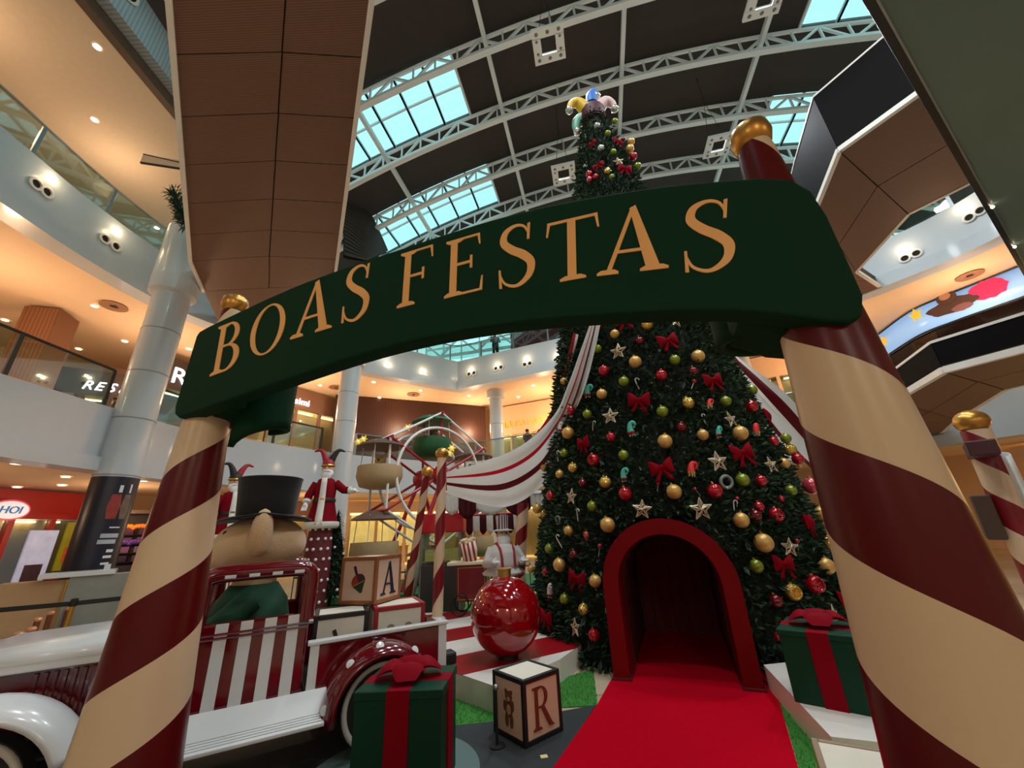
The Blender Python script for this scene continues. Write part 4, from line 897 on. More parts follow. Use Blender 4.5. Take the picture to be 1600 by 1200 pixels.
def bearface_pic(t, F, a):
    m = MB(); k = a
    for x, y, rx, ry in ((0, 0, .2, .17), (-.17, .15, .08, .08), (.17, .15, .08, .08)): disc(m, x * k, y * k, rx * k, ry * k, .004)
    flat(m, F, 'printed_bear_face', M('print_bear_grey', (150, 134, 108), .5), t); m = MB(); disc(m, 0, -.06 * k, .09 * k, .07 * k, .006); flat(m, F, 'printed_muzzle', m_pr_tan, t)
m_blk, m_wood, m_redf = M('block_black_edge', (20, 18, 17), .5), M('block_wood_edge', (146, 88, 50), .5, var=.2, vs=9), M('block_red_edge', (150, 26, 30), .5)
m_fc, m_fp = M('block_cream_face', (224, 216, 200), .5), M('block_blush_face', (212, 176, 152), .5)
def corner_block(cx, cy, z, ph, a): R = math.radians(ph); l = Vector((-math.cos(R), math.sin(R), 0)); r = Vector((math.sin(R), math.cos(R), 0)); return Vector((cx, cy, z)) + (l + r) * a / 2, -R
p, rz = corner_block(-.032, 3.56, .0125, 50, .395)
toyblock(p, rz, .395, m_blk, (m_fp, m_fc), 'black edged toy block with a brown letter R and a bear', bear_pic, letter_pic('R', M('letter_rust', (112, 44, 30), .5)), h=.41)
# thin black post in front of the R block
t = thing('barrier_post', 'thin black barrier post standing beside the letter R block', 'post', pz(777, 1166, .0125) ); MB().lathe([(.06, 0), (.06, .008), (.012, .012)], 14).build('base', m_blk, t, 40); MB().tube([(0, 0, .01), (0, 0, .34)], .011, 8).build('rod', m_blk, t, 40); MB().ball((0, 0, .36), .022, 8, 6).build('tip', m_steel, t, 50)
# block at the lower right corner
toyblock((1.60, 2.44, .0125), -.5, .36, M('block_taupe_edge', (150, 128, 104), .5), (m_fc, m_fc), 'taupe edged toy block with blank white top at the foot of the right pole', h=.36)

tag(MB().box(pz(850, 1182, .016), (.05, .04, .004), rz=.2).build('floor_sticker', M('sticker_yellow', (226, 214, 150), .6)), 'small pale yellow sticker on the dark mat below the R block', 'sticker')
# giant red bauble
t = thing('giant_bauble', 'giant glossy red bauble with gold cap on the striped platform', 'ornament', (-.2, 5.0, .21))
RBL = .395
MB().ball((0, 0, RBL + .012), RBL, 48, 32).build('ball', M('giant_bauble_red', (146, 2, 14), .08, metal=.15, var=.02, coat=.8), t, 80); MB().lathe([(.12, 0), (.12, .03), (.10, .05)], 24).build('foot_ring', m_blk, t, 40)
MB().lathe([(.075, 2 * RBL - .01), (.078, 2 * RBL + .07), (.085, 2 * RBL + .075), (.085, 2 * RBL + .09), (.07, 2 * RBL + .095), (.001, 2 * RBL + .097)], 24).build('cap', M('cap_brass', (196, 160, 96), .3, metal=.8), t, 40)

# gift boxes
m_gg, m_gr = M('gift_green_paper', (9, 56, 38), .55, var=.1, spec=.2), M('gift_red_ribbon', (130, 3, 24), .7, spec=.08)
def gift(loc, rz, w, d, h, label, bow=True):
    t = thing('gift_box', label, 'gift box', loc, rz); MB().box((0, 0, h * .46), (w * .97, d * .97, h * .92)).build('box', m_gg, t, bevel=.006); MB().box((0, 0, h * .955), (w, d, h * .09)).build('lid', m_gg, t, bevel=.006)
    rw = w * .26
    for nm, c, s in (('ribbon_band', (0, 0, h * .5), (rw, d + .006, h + .004)), ('ribbon_band', (0, 0, h * .5), (w + .006, rw, h + .004))): MB().box(c, s).build(nm, m_gr, t, bevel=.003)
    for k, (ang, L) in enumerate(((.35, .24), (math.pi + .2, .24), (1.7, .18), (-1.4, .2))):
        m = MB(); rows = []
        for i in range(9):
            u = i / 8; ww = (.045 + .07 * math.sin(math.pi * min(1, u * .9))) * w * 1.6; rows.append([((u * L) * w * 1.6, ww * math.cos(a), h + .03 + .05 * math.sin(math.pi * u) + .03 * math.sin(a) * math.sin(math.pi * u)) for a in [2 * math.pi * j / 12 for j in range(13)]])
        m.grid(rows); m.xf(Matrix.Rotation(ang, 4, 'Z')); m.build('bow_loop', m_gr, t, 70)
    MB().ball((0, 0, h + .05), .055, 12, 8, (1.1, 1, .7)).build('bow_knot', m_gr, t, 60); return t
tag(MB().lathe([(.001, 0), (.58, 0), (.58, .018), (.57, .022), (.001, .022)], 48, (-.92, 3.28, .013)).build('floor_disc', M('base_teal_grey', (92, 116, 112), .5), None, 40), 'round teal grey base plate under the near gift box', 'base')
gift((-.79, 3.13, .036), -.04, .56, .47, .57, 'dark green gift box with red ribbon beside the truck\'s rear wheel')
gc = Vector((1.97, 3.56, .211)); gd = Vector((.72, -.62, 0)).normalized(); gn = Vector((-gd.y, gd.x, 0))
gift(gc + gd * .26 + gn * .26, math.atan2(gd.y, gd.x), .52, .52, .47, 'dark green gift box with red ribbon on the right platform')

# ================================================================== TOY TRUCK
TO, TA = Vector((-1.75, 3.45, 0)), math.radians(30)
truck = thing('toy_truck', 'red and white vintage toy pickup truck driven by a bear', 'truck', TO, TA)
m_tr, m_tw = M('truck_maroon_paint', (100, 6, 20), .12, var=.03, coat=.8), M('truck_white_paint', (214, 216, 216), .25, var=.02, coat=.4)
m_tire = M('tyre_black', (18, 18, 19), .7); m_ww = M('whitewall', (206, 202, 190), .5)
def tb(c0, c1, name, mat, bevel=.012, par=truck):
    return MB().box([(a + b) / 2 for a, b in zip(c0, c1)], [abs(b - a) for a, b in zip(c0, c1)]).build(name, mat, par, bevel=bevel)
# cab: door panels, window frames, rear and front bulkheads, floor
tb((-.70, 0, .38), (.07, .05, .97), 'door', m_tr, .02); tb((-.70, .95, .38), (.07, 1.0, .97), 'door', m_tr, .02); tb((.02, .05, .38), (.07, .95, .95), 'rear_bulkhead', m_tr); tb((-.72, .05, .38), (-.66, .95, .95), 'dashboard', m_tr); tb((-.66, .05, .38), (.02, .95, .42), 'cab_floor', m_blk)
for y in (.025, .975):
    pts = catmull([(-.66, y, .93), (-.66, y, 1.12), (-.655, y, 1.24), (-.60, y, 1.285), (-.40, y, 1.295), (-.1, y, 1.295), (.0, y, 1.285), (.04, y, 1.24), (.045, y, 1.1), (.045, y, .93)], 4)
    MB().tube(pts, .06, 12).build('window_frame', m_tr, truck, 60)
for x, z in ((.03, 1.27), (-.645, 1.27)): MB().tube([(x, .025, z), (x, .975, z)], .04, 10).build('roof_bar', m_tr, truck, 60)
for k in range(4):
    s = -.535 + .152 * k; tb((s, -.008, .42), (s + .078, 0, .965), 'door_stripe', m_tw, .002); tb((s, -.022, 1.262), (s + .07, .0, 1.285), 'window_tick', m_tw, .002).location.y = -.018
for z in (.875, .90): MB().tube([(-.70, -.008, z), (.06, -.008, z)], .009, 6).build('door_moulding', m_tr, truck, 50)
# bed
tb((.10, 0, .36), (1.20, .04, .735), 'bed_side', m_tr); tb((.10, .96, .36), (1.20, 1.0, .735), 'bed_side', m_tr); tb((1.16, .04, .36), (1.20, .96, .735), 'tailgate', m_tr); tb((.10, .04, .36), (1.16, .96, .40), 'bed_floor', m_blk)
for y in (.02, .98): tb((.08, y - .04, .735), (1.22, y + .04, .765), 'bed_rail', m_tw, .008)
tb((.10, -.012, .40), (.165, .0, .735), 'bed_post', m_tw, .003); tb((1.13, -.012, .40), (1.205, .0, .735), 'bed_post', m_tw, .003)
# hood and front
tb((-1.75, .16, .46), (-.70, .84, .90), 'engine_side', m_tr, .03)
m = MB(); rows = []
for i in range(2):
    rows.append([(-1.78 + 1.08 * i, .07 + .86 * (j / 16), .87 + (.085 + .035 * i) * min(1, 2.2 * math.sin(math.pi * j / 16)) ** .6) for j in range(17)])
m.grid(rows).build('bonnet', m_tw, truck, 40, solid=.02)
tb((-1.78, .07, .825), (-.70, .11, .88), 'bonnet_edge', m_tw, .008)
for k in range(14): tb((-1.45 + k * .045, .148, .52), (-1.425 + k * .045, .162, .80), 'louvre', m_tr, .004)
m = MB(); m.ball((-1.83, .02, .74), .11, 18, 12, (1.2, 1, 1)); m.build('headlamp', m_tw, truck, 60); m = MB(); m.ball((-1.83, .98, .80), .11, 18, 12, (1.2, 1, 1)); m.build('headlamp', m_tw, truck, 60)
tb((-1.82, .2, .45), (-1.75, .8, .95), 'radiator', m_tw, .03)
def fender(cx, cz, r, a0, a1, w, y0, name, mat, tr=.07, flat_=1.):
    pts, n = [], 22; m = MB(); rows = []
    for i in range(n + 1):
        a = math.radians(a0 + (a1 - a0) * i / n); c, s = math.cos(a), math.sin(a); row = []
        for j in range(13):
            b = math.pi * j / 12; yy = y0 - w / 2 + (w / 2) * math.cos(b) * -1; hh = r + tr * math.sin(b); row.append((cx + hh * c, yy, cz + hh * s * flat_))
        rows.append(row)
    return m.grid(rows).build(name, mat, truck, 70, solid=.02)
for y0, sg in ((0.0, 1), (1.32, 1)):
    fender(.62, .30, .335, 185, -8, .30, y0, 'rear_fender', m_tr, .08)
    fender(-1.52, .26, .42, 175, 18, .30, y0, 'front_fender', m_tw, .09)
for a in (170, 128, 96, 55, 22):
    r = math.radians(a); o = MB().lathe([(.032, 0), (.03, .008), (.001, .012)], 14).build('fender_dot', m_tw, truck, 60); o.location = (.62 + .407 * math.cos(r), -.238, .30 + .407 * math.sin(r)); o.rotation_euler = Vector((math.cos(r) * .7, -.75, math.sin(r) * .7)).to_track_quat('Z', 'Y').to_euler()
# sweeping tail of the front fender into the running board
m = MB(); C = catmull([(-1.07, 0, .45), (-1.01, 0, .39), (-.94, 0, .345), (-.84, 0, .325)], 5); m.grid([[(p.x, -.30 + .30 * j / 6, p.z) for j in range(7)] for p in C]).build('fender_sweep', m_tw, truck, 60, solid=.02)
tb((-.90, -.30, .30), (.22, 0.0, .325), 'running_board', m_tw, .006)
for k in range(6): MB().tube([(-.88, -.03 - k * .045, .33), (.20, -.03 - k * .045, .33)], .008, 5).build('board_rib', m_tw, truck, 50)
m = MB(); m.grid([[(-.90, -.12, .33), (.24, -.12, .33)], [(-.90, -.02, .45), (.24, -.02, .45)]]).build('splash_apron', m_tw, truck, solid=.012)
tb((-1.5, .1, .26), (1.15, .9, .36), 'chassis', m_blk, .01)
tb((1.20, .02, .40), (1.32, .16, .50), 'tail_lamp', m_blk, .02); tb((1.20, .0, .33), (1.27, 1.0, .37), 'rear_bumper', m_tw, .01)
def wheel(x, y):
    w = MB().lathe([(.10, -.07), (.22, -.075), (.285, -.06), (.30, -.02), (.30, .02), (.285, .06), (.22, .075), (.10, .07)], 36); w.xf(Matrix.Rotation(math.pi / 2, 4, 'X')); o = w.build('wheel', m_tire, truck, 40, loc=(x, y, .30 + .012))
    k = MB().tube([(.262 * math.cos(a), -.068, .262 * math.sin(a)) for a in [2 * math.pi * i / 40 for i in range(40)]], .02, 8, closed=True).build('whitewall', m_ww, o, 60)
    h = MB().lathe([(.001, .10), (.05, .09), (.10, .07), (.19, .05), (.20, .03)], 24); h.xf(Matrix.Rotation(math.pi / 2, 4, 'X')); h.build('hub_cap', m_tr, o, 50)
    return o
for x in (.62, -1.52):
    for y in (-.14, 1.14): wheel(x, y)
# toy blocks in the bed
def tl(s, off, z): return TO + Matrix.Rotation(TA, 3, 'Z') @ Vector((s, -off, z))
p, rz = corner_block(-1.396, 4.109, .905, 18, .42)
toyblock(p, rz, .42, m_wood, (m_fp, m_fc), 'wood edged toy block with letter A and a spinning top on the truck', top_pic, letter_pic('A', M('letter_navy', (30, 36, 52), .5), .7))
q = tl(.36, -.42, .402); toyblock(q, math.radians(24), .44, m_blk, (m_fc, m_fc), 'black edged toy block with a spinning top just behind the cab', top_pic, None, h=.50)
q = tl(.86, -.46, .402); toyblock(q, math.radians(26), .46, m_redf, (m_fc, m_fc), 'red edged toy block with a bear face at the back of the truck', bearface_pic, None, h=.50)

# ------------------------------------------------------------------ bear driver in a top hat
bear = thing('teddy_bear', 'tan plush bear in a black top hat driving the truck', 'plush toy', tl(-.36, -.5, .385), TA)
m_fur = M('bear_tan_plush', (214, 178, 134), .95, var=.12, vs=14, bump=.5, bs=120, sheen=.4)
m = MB(); m.ball((0, 0, 1.10), .315, 28, 20, (1.15, 1.0, .78)); m.ball((-.33, .0, 1.03), .14, 20, 14, (1.0, 1.0, .85)); m.ball((.0, 0, .80), .17, 16, 10)
for sy in (-1, 1):
    m.ball((.0, sy * .335, 1.20), .095, 16, 12, (.9, .8, 2.0)); m.ball((-.30, sy * .28, .45), .09, 12, 8); m.tube([(-.02, sy * .22, .68), (-.15, sy * .3, .52), (-.32, sy * .27, .46)], .085, 10)
m.ball((0, 0, .45), .28, 20, 14, (1, 1, 1.25))
o = m.build('body', m_fur, bear); md = o.modifiers.new('remesh', 'REMESH'); md.mode = 'VOXEL'; md.voxel_size = .018; md.use_smooth_shade = True; md = o.modifiers.new('smooth', 'SMOOTH'); md.iterations = 4
MB().ball((-.47, 0, 1.06), .04, 10, 8, (.7, 1.2, .8)).build('nose', m_blk, bear, 60)
for sy in (-1, 1): MB().ball((-.26, sy * .14, 1.20), .025, 8, 6).build('eye', m_blk, bear, 60)
m = MB(); m.lathe([(.20, .1), (.30, .2), (.315, .45), (.27, .66), (.18, .79), (.12, .80)], 24); 
for sy in (-1, 1): m.tube([(.0, sy * .22, .68), (-.15, sy * .31, .54), (-.26, sy * .29, .47)], .105, 10)
m.build('jacket', M('bear_green_jacket', (18, 66, 44), .8, var=.1), bear, 60)
hat = MB().lathe([(.225, 1.33), (.235, 1.36), (.245, 1.5), (.262, 1.655), (.268, 1.672), (.255, 1.678), (.001, 1.672)], 36).build('top_hat', M('hat_black_felt', (16, 16, 18), .8, sheen=.15), bear, 40)
br_ = MB(); rows = []
for i in range(4): rr = .215 + .055 * i; rows.append([(rr * math.cos(a), rr * math.sin(a), 1.335 - .03 * (i / 3) ** 2 * (1.8 * abs(math.cos(a)) - .4)) for a in [2 * math.pi * j / 40 for j in range(41)]])
br_.grid(rows).build('brim', MATS['hat_black_felt'], hat, 60, solid=.018)

# ================================================================== MIDDLE GROUND: POLES, DRAPES, CANOPY, FIGURES
m_knob = MATS['antique_gold']
def candypole(base, top, r, pitch, hand, label, ph=0., knob=.11, starts=1):
    base = Vector(base); top = Vector(top); d = top - base; L = d.length
    t = thing('candy_pole', label, 'pole', base, rot=d.to_track_quat('Z', 'Y').to_euler())
    MB().lathe([(r, L * k / 12) for k in range(13)], 24).build('shaft', helix_mat('candy_pole_%d' % len(MATS), (216, 186, 156), (122, 16, 26), pitch, hand, ph, .35, starts=starts), t, 40)
    MB().lathe([(r * 1.5, 0), (r * 1.5, .05), (r, .08)], 20).build('foot', m_tw, t, 40)
    if knob: MB().ball((0, 0, L + knob * .75), knob, 18, 12, (1.1, 1.1, .95)).build('knob', m_knob, t, 60)
    return t
candypole((-1.36, 7.0, .21), (-1.33, 7.0, 2.78), .085, .82, -1, 'candy striped pole with gold knob in front of the ferris wheel', .1)
candypole((-2.35, 8.75, .02), (-1.83, 8.0, 2.62), .075, .72, -1, 'leaning candy striped pole with gold knob left of the straight one', .3)
candypole((-.12, 8.15, .02), (.10, 8.15, 2.0), .115, .60, -1, 'thick candy striped pole behind the popcorn santa', .45, 0)
candypole((.52, 8.6, .02), (.52, 8.6, 2.1), .06, .55, -1, 'thin candy striped pole close to the tree\'s left edge', 0, 0)

def drape(name, label, A, Bc, cols, par=None, n=40, wav=.05):
    """fabric lofted between two space curves, one mesh strip per colour band"""
    A = catmull(A, 8); Bc = catmull(Bc, 8); t = thing(name, label, 'drape', A[0]); o = A[0].copy(); tot = sum(w for _, w in cols); u0 = 0
    for nm, w in cols:
        u1 = u0 + w / tot; m = MB(); rows = []; k = max(2, int(10 * w / tot) + 2)
        for i in range(len(A)):
            row = []
            for j in range(k):
                u = u0 + (u1 - u0) * j / (k - 1); p = A[i].lerp(Bc[i], u); sag = math.sin(i / (len(A) - 1) * math.pi); row.append(p - o + Vector((0, wav * math.sin(u * 19) * sag, -.12 * math.sin(u * math.pi) * sag)))
            rows.append(row)
        m.grid(rows).build('fabric_band', M('fabric_' + nm, {'white': (220, 224, 222), 'maroon': (92, 10, 22), 'crimson': (186, 16, 48)}[nm], .7, var=.04), t, 70); u0 = u1
    return t
for nm, c in (('white', (232, 234, 232)), ('maroon', (92, 10, 22)), ('crimson', (186, 16, 48))):   # thin cloth lets light through
    mt = M('fabric_' + nm, c, .7, var=.03); N = mt.node_tree.nodes; L = mt.node_tree.links; b = N['Principled BSDF']; tr = N.new('ShaderNodeBsdfTranslucent'); tr.inputs['Color'].default_value = rgb(*c); mx = N.new('ShaderNodeMixShader'); mx.inputs[0].default_value = .45
    L.new(b.outputs[0], mx.inputs[1]); L.new(tr.outputs[0], mx.inputs[2]); L.new(mx.outputs[0], N['Material Output'].inputs['Surface'])
def P3(L): return [py(x, y, Y) for x, y, Y in L]
def PT(L): return [py(x, y, Y if Y else cone_hit(x, y, .16)[0].y) for x, y, Y in L]
drape('swag_drape', 'white and maroon swag sweeping from the tree down to the candy pole', PT([(924, 500, 0), (908, 545, 0), (888, 600, 0), (866, 648, 6.1), (822, 691, 6.6), (772, 716, 6.9), (697, 738, 7.05)]),
      PT([(938, 506, 0), (929, 550, 0), (911, 615, 0), (885, 672, 6.3), (859, 746, 7.0), (790, 792, 7.3), (699, 772, 7.15)]), [('white', 1.3), ('crimson', .4), ('white', 1.2), ('maroon', .8), ('white', 2.6)])
drape('swag_drape', 'crimson and white ribbon drape hanging along the tree\'s left edge', PT([(896, 520, 0), (884, 565, 6.3), (862, 640, 6.9), (826, 690, 7.9), (775, 735, 9.0)]), PT([(904, 523, 0), (892, 570, 6.2), (870, 645, 6.8), (834, 696, 7.8), (785, 742, 9.0)]), [('crimson', 1), ('white', 1)])
drape('swag_drape', 'white and maroon swag spreading right behind the right pole', P3([(1148, 555, 6.6), (1190, 585, 6.4), (1235, 622, 6.0), (1300, 700, 5.6), (1360, 760, 5.4)]), P3([(1120, 558, 6.4), (1165, 615, 6.6), (1215, 680, 6.8), (1280, 745, 6.6), (1345, 830, 6.0)]), [('white', .7), ('maroon', 1.6), ('white', 2.6), ('maroon', 1.4)])
drape('swag_drape', 'crimson ribbon drape on the tree below the sign\'s right tail', P3([(1082, 478, 6.0), (1098, 505, 6.0), (1122, 540, 6.1), (1150, 572, 6.3)]), P3([(1102, 478, 6.05), (1115, 505, 6.1), (1134, 538, 6.2), (1158, 568, 6.4)]), [('crimson', 1)])
# white fabric flap beside the leaning pole
tag(MB().grid([[Vector((-2.08 + dx - .42 * u, 9.0, 1.8 - 1.7 * u)) + Vector((0, .05 * math.sin(dx * 40), 0)) for dx in (0, .05, .1, .15, .2)] for u in [i / 8 for i in range(9)]]).build('tent_flap', MATS['fabric_white'], None, 70, solid=.01), 'slanting white tent flap beside the leaning candy pole', 'tent flap')
# scalloped canopy behind the swag
can = thing('scalloped_canopy', 'canopy of white and maroon hanging panels under the swag', 'canopy', (-1.5, 8.3, 2.3))
MB().tube([(0, 0, 0), (2.1, 0, -.12)], .03, 8).build('canopy_rail', m_tw, can)
x = 0
for k, (w, h, c) in enumerate(((.28, .42, 'white'), (.36, .52, 'maroon'), (.62, .46, 'white'), (.50, .50, 'maroon'), (.3, .42, 'white'))):
    n = 10; m = MB(); m.grid([[(x + w * j / n, .02 * math.sin(j * 2), -.05 - (h * (.72 + .28 * math.sin(math.pi * j / n)) - .02) * i / 5) for j in range(n + 1)] for i in range(6)]); m.build('valance_panel', MATS['fabric_' + c], can, 70, solid=.01); x += w
# popcorn stall: red roof, posts, glass case, awning scallops
stl = thing('popcorn_stall', 'popcorn stall with red roof and striped scalloped awning', 'stall', (-1.75, 9.0, .02)); stl.scale = (1, 1, 1.13)
m_sr = M('stall_red', (186, 16, 34), .4)
MB().box((.1, 0, 1.5), (.95, .8, .34)).build('roof', m_sr, stl, bevel=.02)
for x in (-.3, .5):
    for y in (-.33, .33): MB().tube([(x, y, 0), (x, y, 1.35)], .025, 8).build('post', m_steel, stl)
MB().box((.1, 0, .4), (.85, .7, .8)).build('counter', M('stall_dark', (46, 40, 40), .5), stl, bevel=.02); MB().box((.1, 0, 1.08), (.75, .6, .5)).build('glass_case', m_glass, stl); MB().box((.1, 0, .95), (.66, .52, .2)).build('popcorn_heap', M('popcorn_yellow', (220, 196, 120), .8, var=.3, vs=30, bump=.8, bs=30), stl)
for k in range(8):
    c = M('stall_red', (186, 16, 34)) if k % 2 else MATS['fabric_white']; cm = MATS['fabric_maroon'] if k % 2 == 0 else MATS['fabric_white']
    m = MB(); m.grid([[(.62 + .145 * k + .145 * j / 8, -.2, 1.62 - (.36 * (.8 + .2 * math.sin(math.pi * j / 8))) * i / 4) for j in range(9)] for i in range(5)]); m.build('awning_scallop', cm, stl, 70, solid=.01)
MB().tube([(.62, -.2, 1.62), (1.8, -.2, 1.62)], .02, 6).build('awning_rail', m_sr, stl)
# popcorn cart with striped bucket
cart = thing('popcorn_cart', 'small dark red cart with gold trim behind the giant bauble', 'cart', (-.98, 7.55, .21))
MB().box((.12, 0, .48), (.52, .36, .56)).build('body', M('cart_maroon', (112, 14, 26), .35, coat=.3), cart, bevel=.01); MB().box((.06, 0, .79), (.72, .42, .05)).build('tray', M('cart_cream_tray', (222, 206, 176), .5), cart, bevel=.008)
for x0, x1, z0, z1 in ((-.12, .36, .23, .245), (-.12, .36, .715, .73), (-.115, -.1, .24, .72), (.34, .355, .24, .72)): MB().box(((x0 + x1) / 2, -.183, (z0 + z1) / 2), (x1 - x0, .008, z1 - z0)).build('trim_line', m_cap, cart)
for y in (-.2, .2): MB().tube([(-.08 + .15 * math.cos(a), y, .16 + .15 * math.sin(a)) for a in [2 * math.pi * i / 24 for i in range(24)]], .014, 6, closed=True).build('wheel', m_blk, cart, 60)
bk_ = thing('popcorn_bucket', 'red and white striped popcorn bucket on the cart', 'bucket', (-.88, 7.52, 1.026), rot=(.1, -.16, 0))
MB().lathe([(.105, 0), (.165, .33)], 24, cap=False).build('bucket', stripe_mat('bucket_stripes', (232, 224, 214), (150, 18, 30), 'X', .075, .1), bk_, 40, solid=.006)
m = MB(); r = random.Random(4)
for k in range(40): a = r.uniform(0, 6.3); q = .15 * math.sqrt(r.random()); m.ball((q * math.cos(a), q * math.sin(a), .32 + r.uniform(0, .05)), .03, 6, 4)
m.build('popcorn', M('popcorn_cream', (226, 200, 164), .8), bk_, 60)

# ---- figures
m_skin = M('santa_face_peach', (214, 168, 140), .6); m_beard = M('beard_white', (226, 226, 224), .9, bump=.5, bs=60); m_coat = M('santa_coat_crimson', (116, 6, 22), .8, spec=.1, var=.1); m_fur2 = M('white_fur_trim', (228, 224, 218), .95, bump=.7, bs=80)
def remesh(o, v=.02, it=3): md = o.modifiers.new('r', 'REMESH'); md.mode = 'VOXEL'; md.voxel_size = v; md.use_smooth_shade = True; md = o.modifiers.new('s', 'SMOOTH'); md.iterations = it; return o
def hand_mb(m, c, d, s=1.):   # mitten-like glove with five short fingers
    c = Vector(c); d = Vector(d).normalized(); sd = d.cross(Vector((0, 0, 1))).normalized(); m.ball(c, .055 * s, 10, 8)
    for k in range(4): b = c + sd * (.03 * s * (k - 1.5)); m.tube([b, b + d * .06 * s, b + d * .1 * s + Vector((0, 0, -.025 * s))], .016 * s, 6)
    m.tube([c, c + Vector((0, 0, .05 * s)) + d * .04 * s], .017 * s, 6)
def santa_stilt(loc, rz, label, trousers, pompom, arm_r, hatc, H=1.85, bands=None):
    t = thing('jester_santa', label, 'santa figure', loc, rz)
    m = MB(); m.lathe([(.30, 0), (.29, H * .4), (.25, H * .8), (.2, H + .1)], 24).build('long_trousers', trousers, t, 50)
    if pompom:
        k = 0
        for z in np.arange(.12, H - .15, .2):
            for a in (-2.3, -1.75, -1.2, -.65): 
                r = .30 - .05 * z / H; aa = a + (.27 if k % 2 else 0); MB().ball((r * math.cos(aa), r * math.sin(aa), z), .033, 8, 6).build('pompom', m_fur2, t, 60)
            k += 1
    m = MB(); m.ball((0, 0, H + 1.12), .125, 18, 14, (.92, .95, 1.12)); m.ball((0, -.125, H + 1.12), .03, 8, 6); m.ball((-.12, 0, H + 1.12), .03, 8, 6, (.5, 1, 1.3)); m.ball((.12, 0, H + 1.12), .03, 8, 6, (.5, 1, 1.3)); m.tube([(0, 0, H + .82), (0, 0, H + 1.05)], .06, 10)
    m.lathe([(.12, H - .1), (.17, H + .2), (.15, H + .6), (.08, H + .88)], 16); remesh(m.build('body', m_skin, t), .018)
    for sx in (-1, 1): MB().ball((sx * .045, -.112, H + 1.15), .014, 8, 6).build('eye', m_blk, t, 60)
    MB().box((0, -.118, H + 1.055), (.05, .012, .012)).build('mouth', M('santa_lips', (150, 40, 44), .5), t)
    coat = MB().lathe([(.34, H - .12), (.30, H + .05), (.215, H + .42), (.235, H + .7), (.17, H + .88), (.07, H + .93)], 24).build('coat', m_coat, t, 60)
    MB().lathe([(.33, H - .17), (.37, H - .11), (.36, H - .04), (.31, H - .03)], 24).build('fur_hem', m_fur2, t, 60)
    m = MB(); m.grid([[((.055 + .02 * (1 - u)) * s, -(.345 - .115 * min(1, u * 1.8) + .01) + .06 * max(0, u - .75) * 2, H - .1 + 1.0 * u) for s in (-1, 0, 1)] for u in [i / 8 for i in range(9)]]); m.build('front_panel', m_fur2, t, 60, solid=.02)
    MB().lathe([(.235, H + .38), (.245, H + .42), (.23, H + .46)], 24, cap=False).build('belt', m_blk, t, 60); MB().box((0, -.25, H + .42), (.09, .02, .08)).build('buckle', m_cap, t)
    for sx, arm in ((-1, None), (1, arm_r)):
        sh = Vector((sx * .2, 0, H + .8)); el = sh + (Vector((sx * .12, -.04, -.26))); hd = el + (Vector((sx * .02, -.12, -.22)))
        if arm: el = sh + Vector((sx * .2, -.03, -.16)); hd = el + Vector((sx * .22, -.05, -.02))
        MB().tube([sh, el, el.lerp(hd, .55)], [.095, .085, .08], 12).build('sleeve', m_coat, t, 60); MB().tube([el.lerp(hd, .5), el.lerp(hd, .72)], .088, 12).build('cuff', m_fur2, t, 60); m = MB(); hand_mb(m, hd, (hd - el)); m.tube([el.lerp(hd, .6), hd], .045, 8); m.build('glove', M('white_glove', (232, 230, 226), .7), t, 60)
    m = MB(); m.ball((0, -.085, H + .98), .115, 16, 12, (.95, .6, 1.25)); m.ball((0, -.03, H + 1.02), .14, 14, 10, (1, .7, .8)); remesh(m.build('beard', m_beard, t), .016); 
    for sx in (-1, 1): MB().tube([(0, -.135, H + 1.075), (sx * .05, -.14, H + 1.065), (sx * .09, -.11, H + 1.04)], [.02, .022, .008], 8).build('moustache', m_beard, t, 60)
    h = MB().lathe([(.135, H + 1.19), (.14, H + 1.24), (.11, H + 1.32), (.05, H + 1.36)], 18).build('jester_hat', hatc[0], t, 50); MB().lathe([(.137, H + 1.175), (.152, H + 1.195), (.14, H + 1.22)], 18, cap=False).build('hat_band', m_cap, t, 60)
    for sx, c in ((-1, hatc[0]), (1, hatc[1])):
        q = catmull([(sx * .04, 0, H + 1.27), (sx * .11, 0, H + 1.45), (sx * .2, 0, H + 1.56), (sx * .33, 0, H + 1.53)], 4); n = len(q); MB().tube(q, [.085 * (1 - .8 * i / (n - 1)) for i in range(n)], 10).build('hat_horn', c, h, 60)
    return t
m_blk2 = M('jester_black', (24, 22, 26), .6); m_redh = M('jester_red', (150, 20, 34), .6)
santa_stilt((-4.35, 9.0, 0), .25, 'stilt walking santa in crimson coat with jester hat, arm reaching right', M('trousers_maroon', (88, 12, 24), .7), True, True, (m_redh, m_blk2), 1.9)
santa_stilt((-6.75, 9.4, 0), .9, 'jester santa with striped trousers half hidden behind the bear\'s hat', stripe_mat('trousers_stripes', (222, 214, 206), (130, 18, 36), 'X', .10, .1), False, False, (m_blk2, m_redh), 1.75)
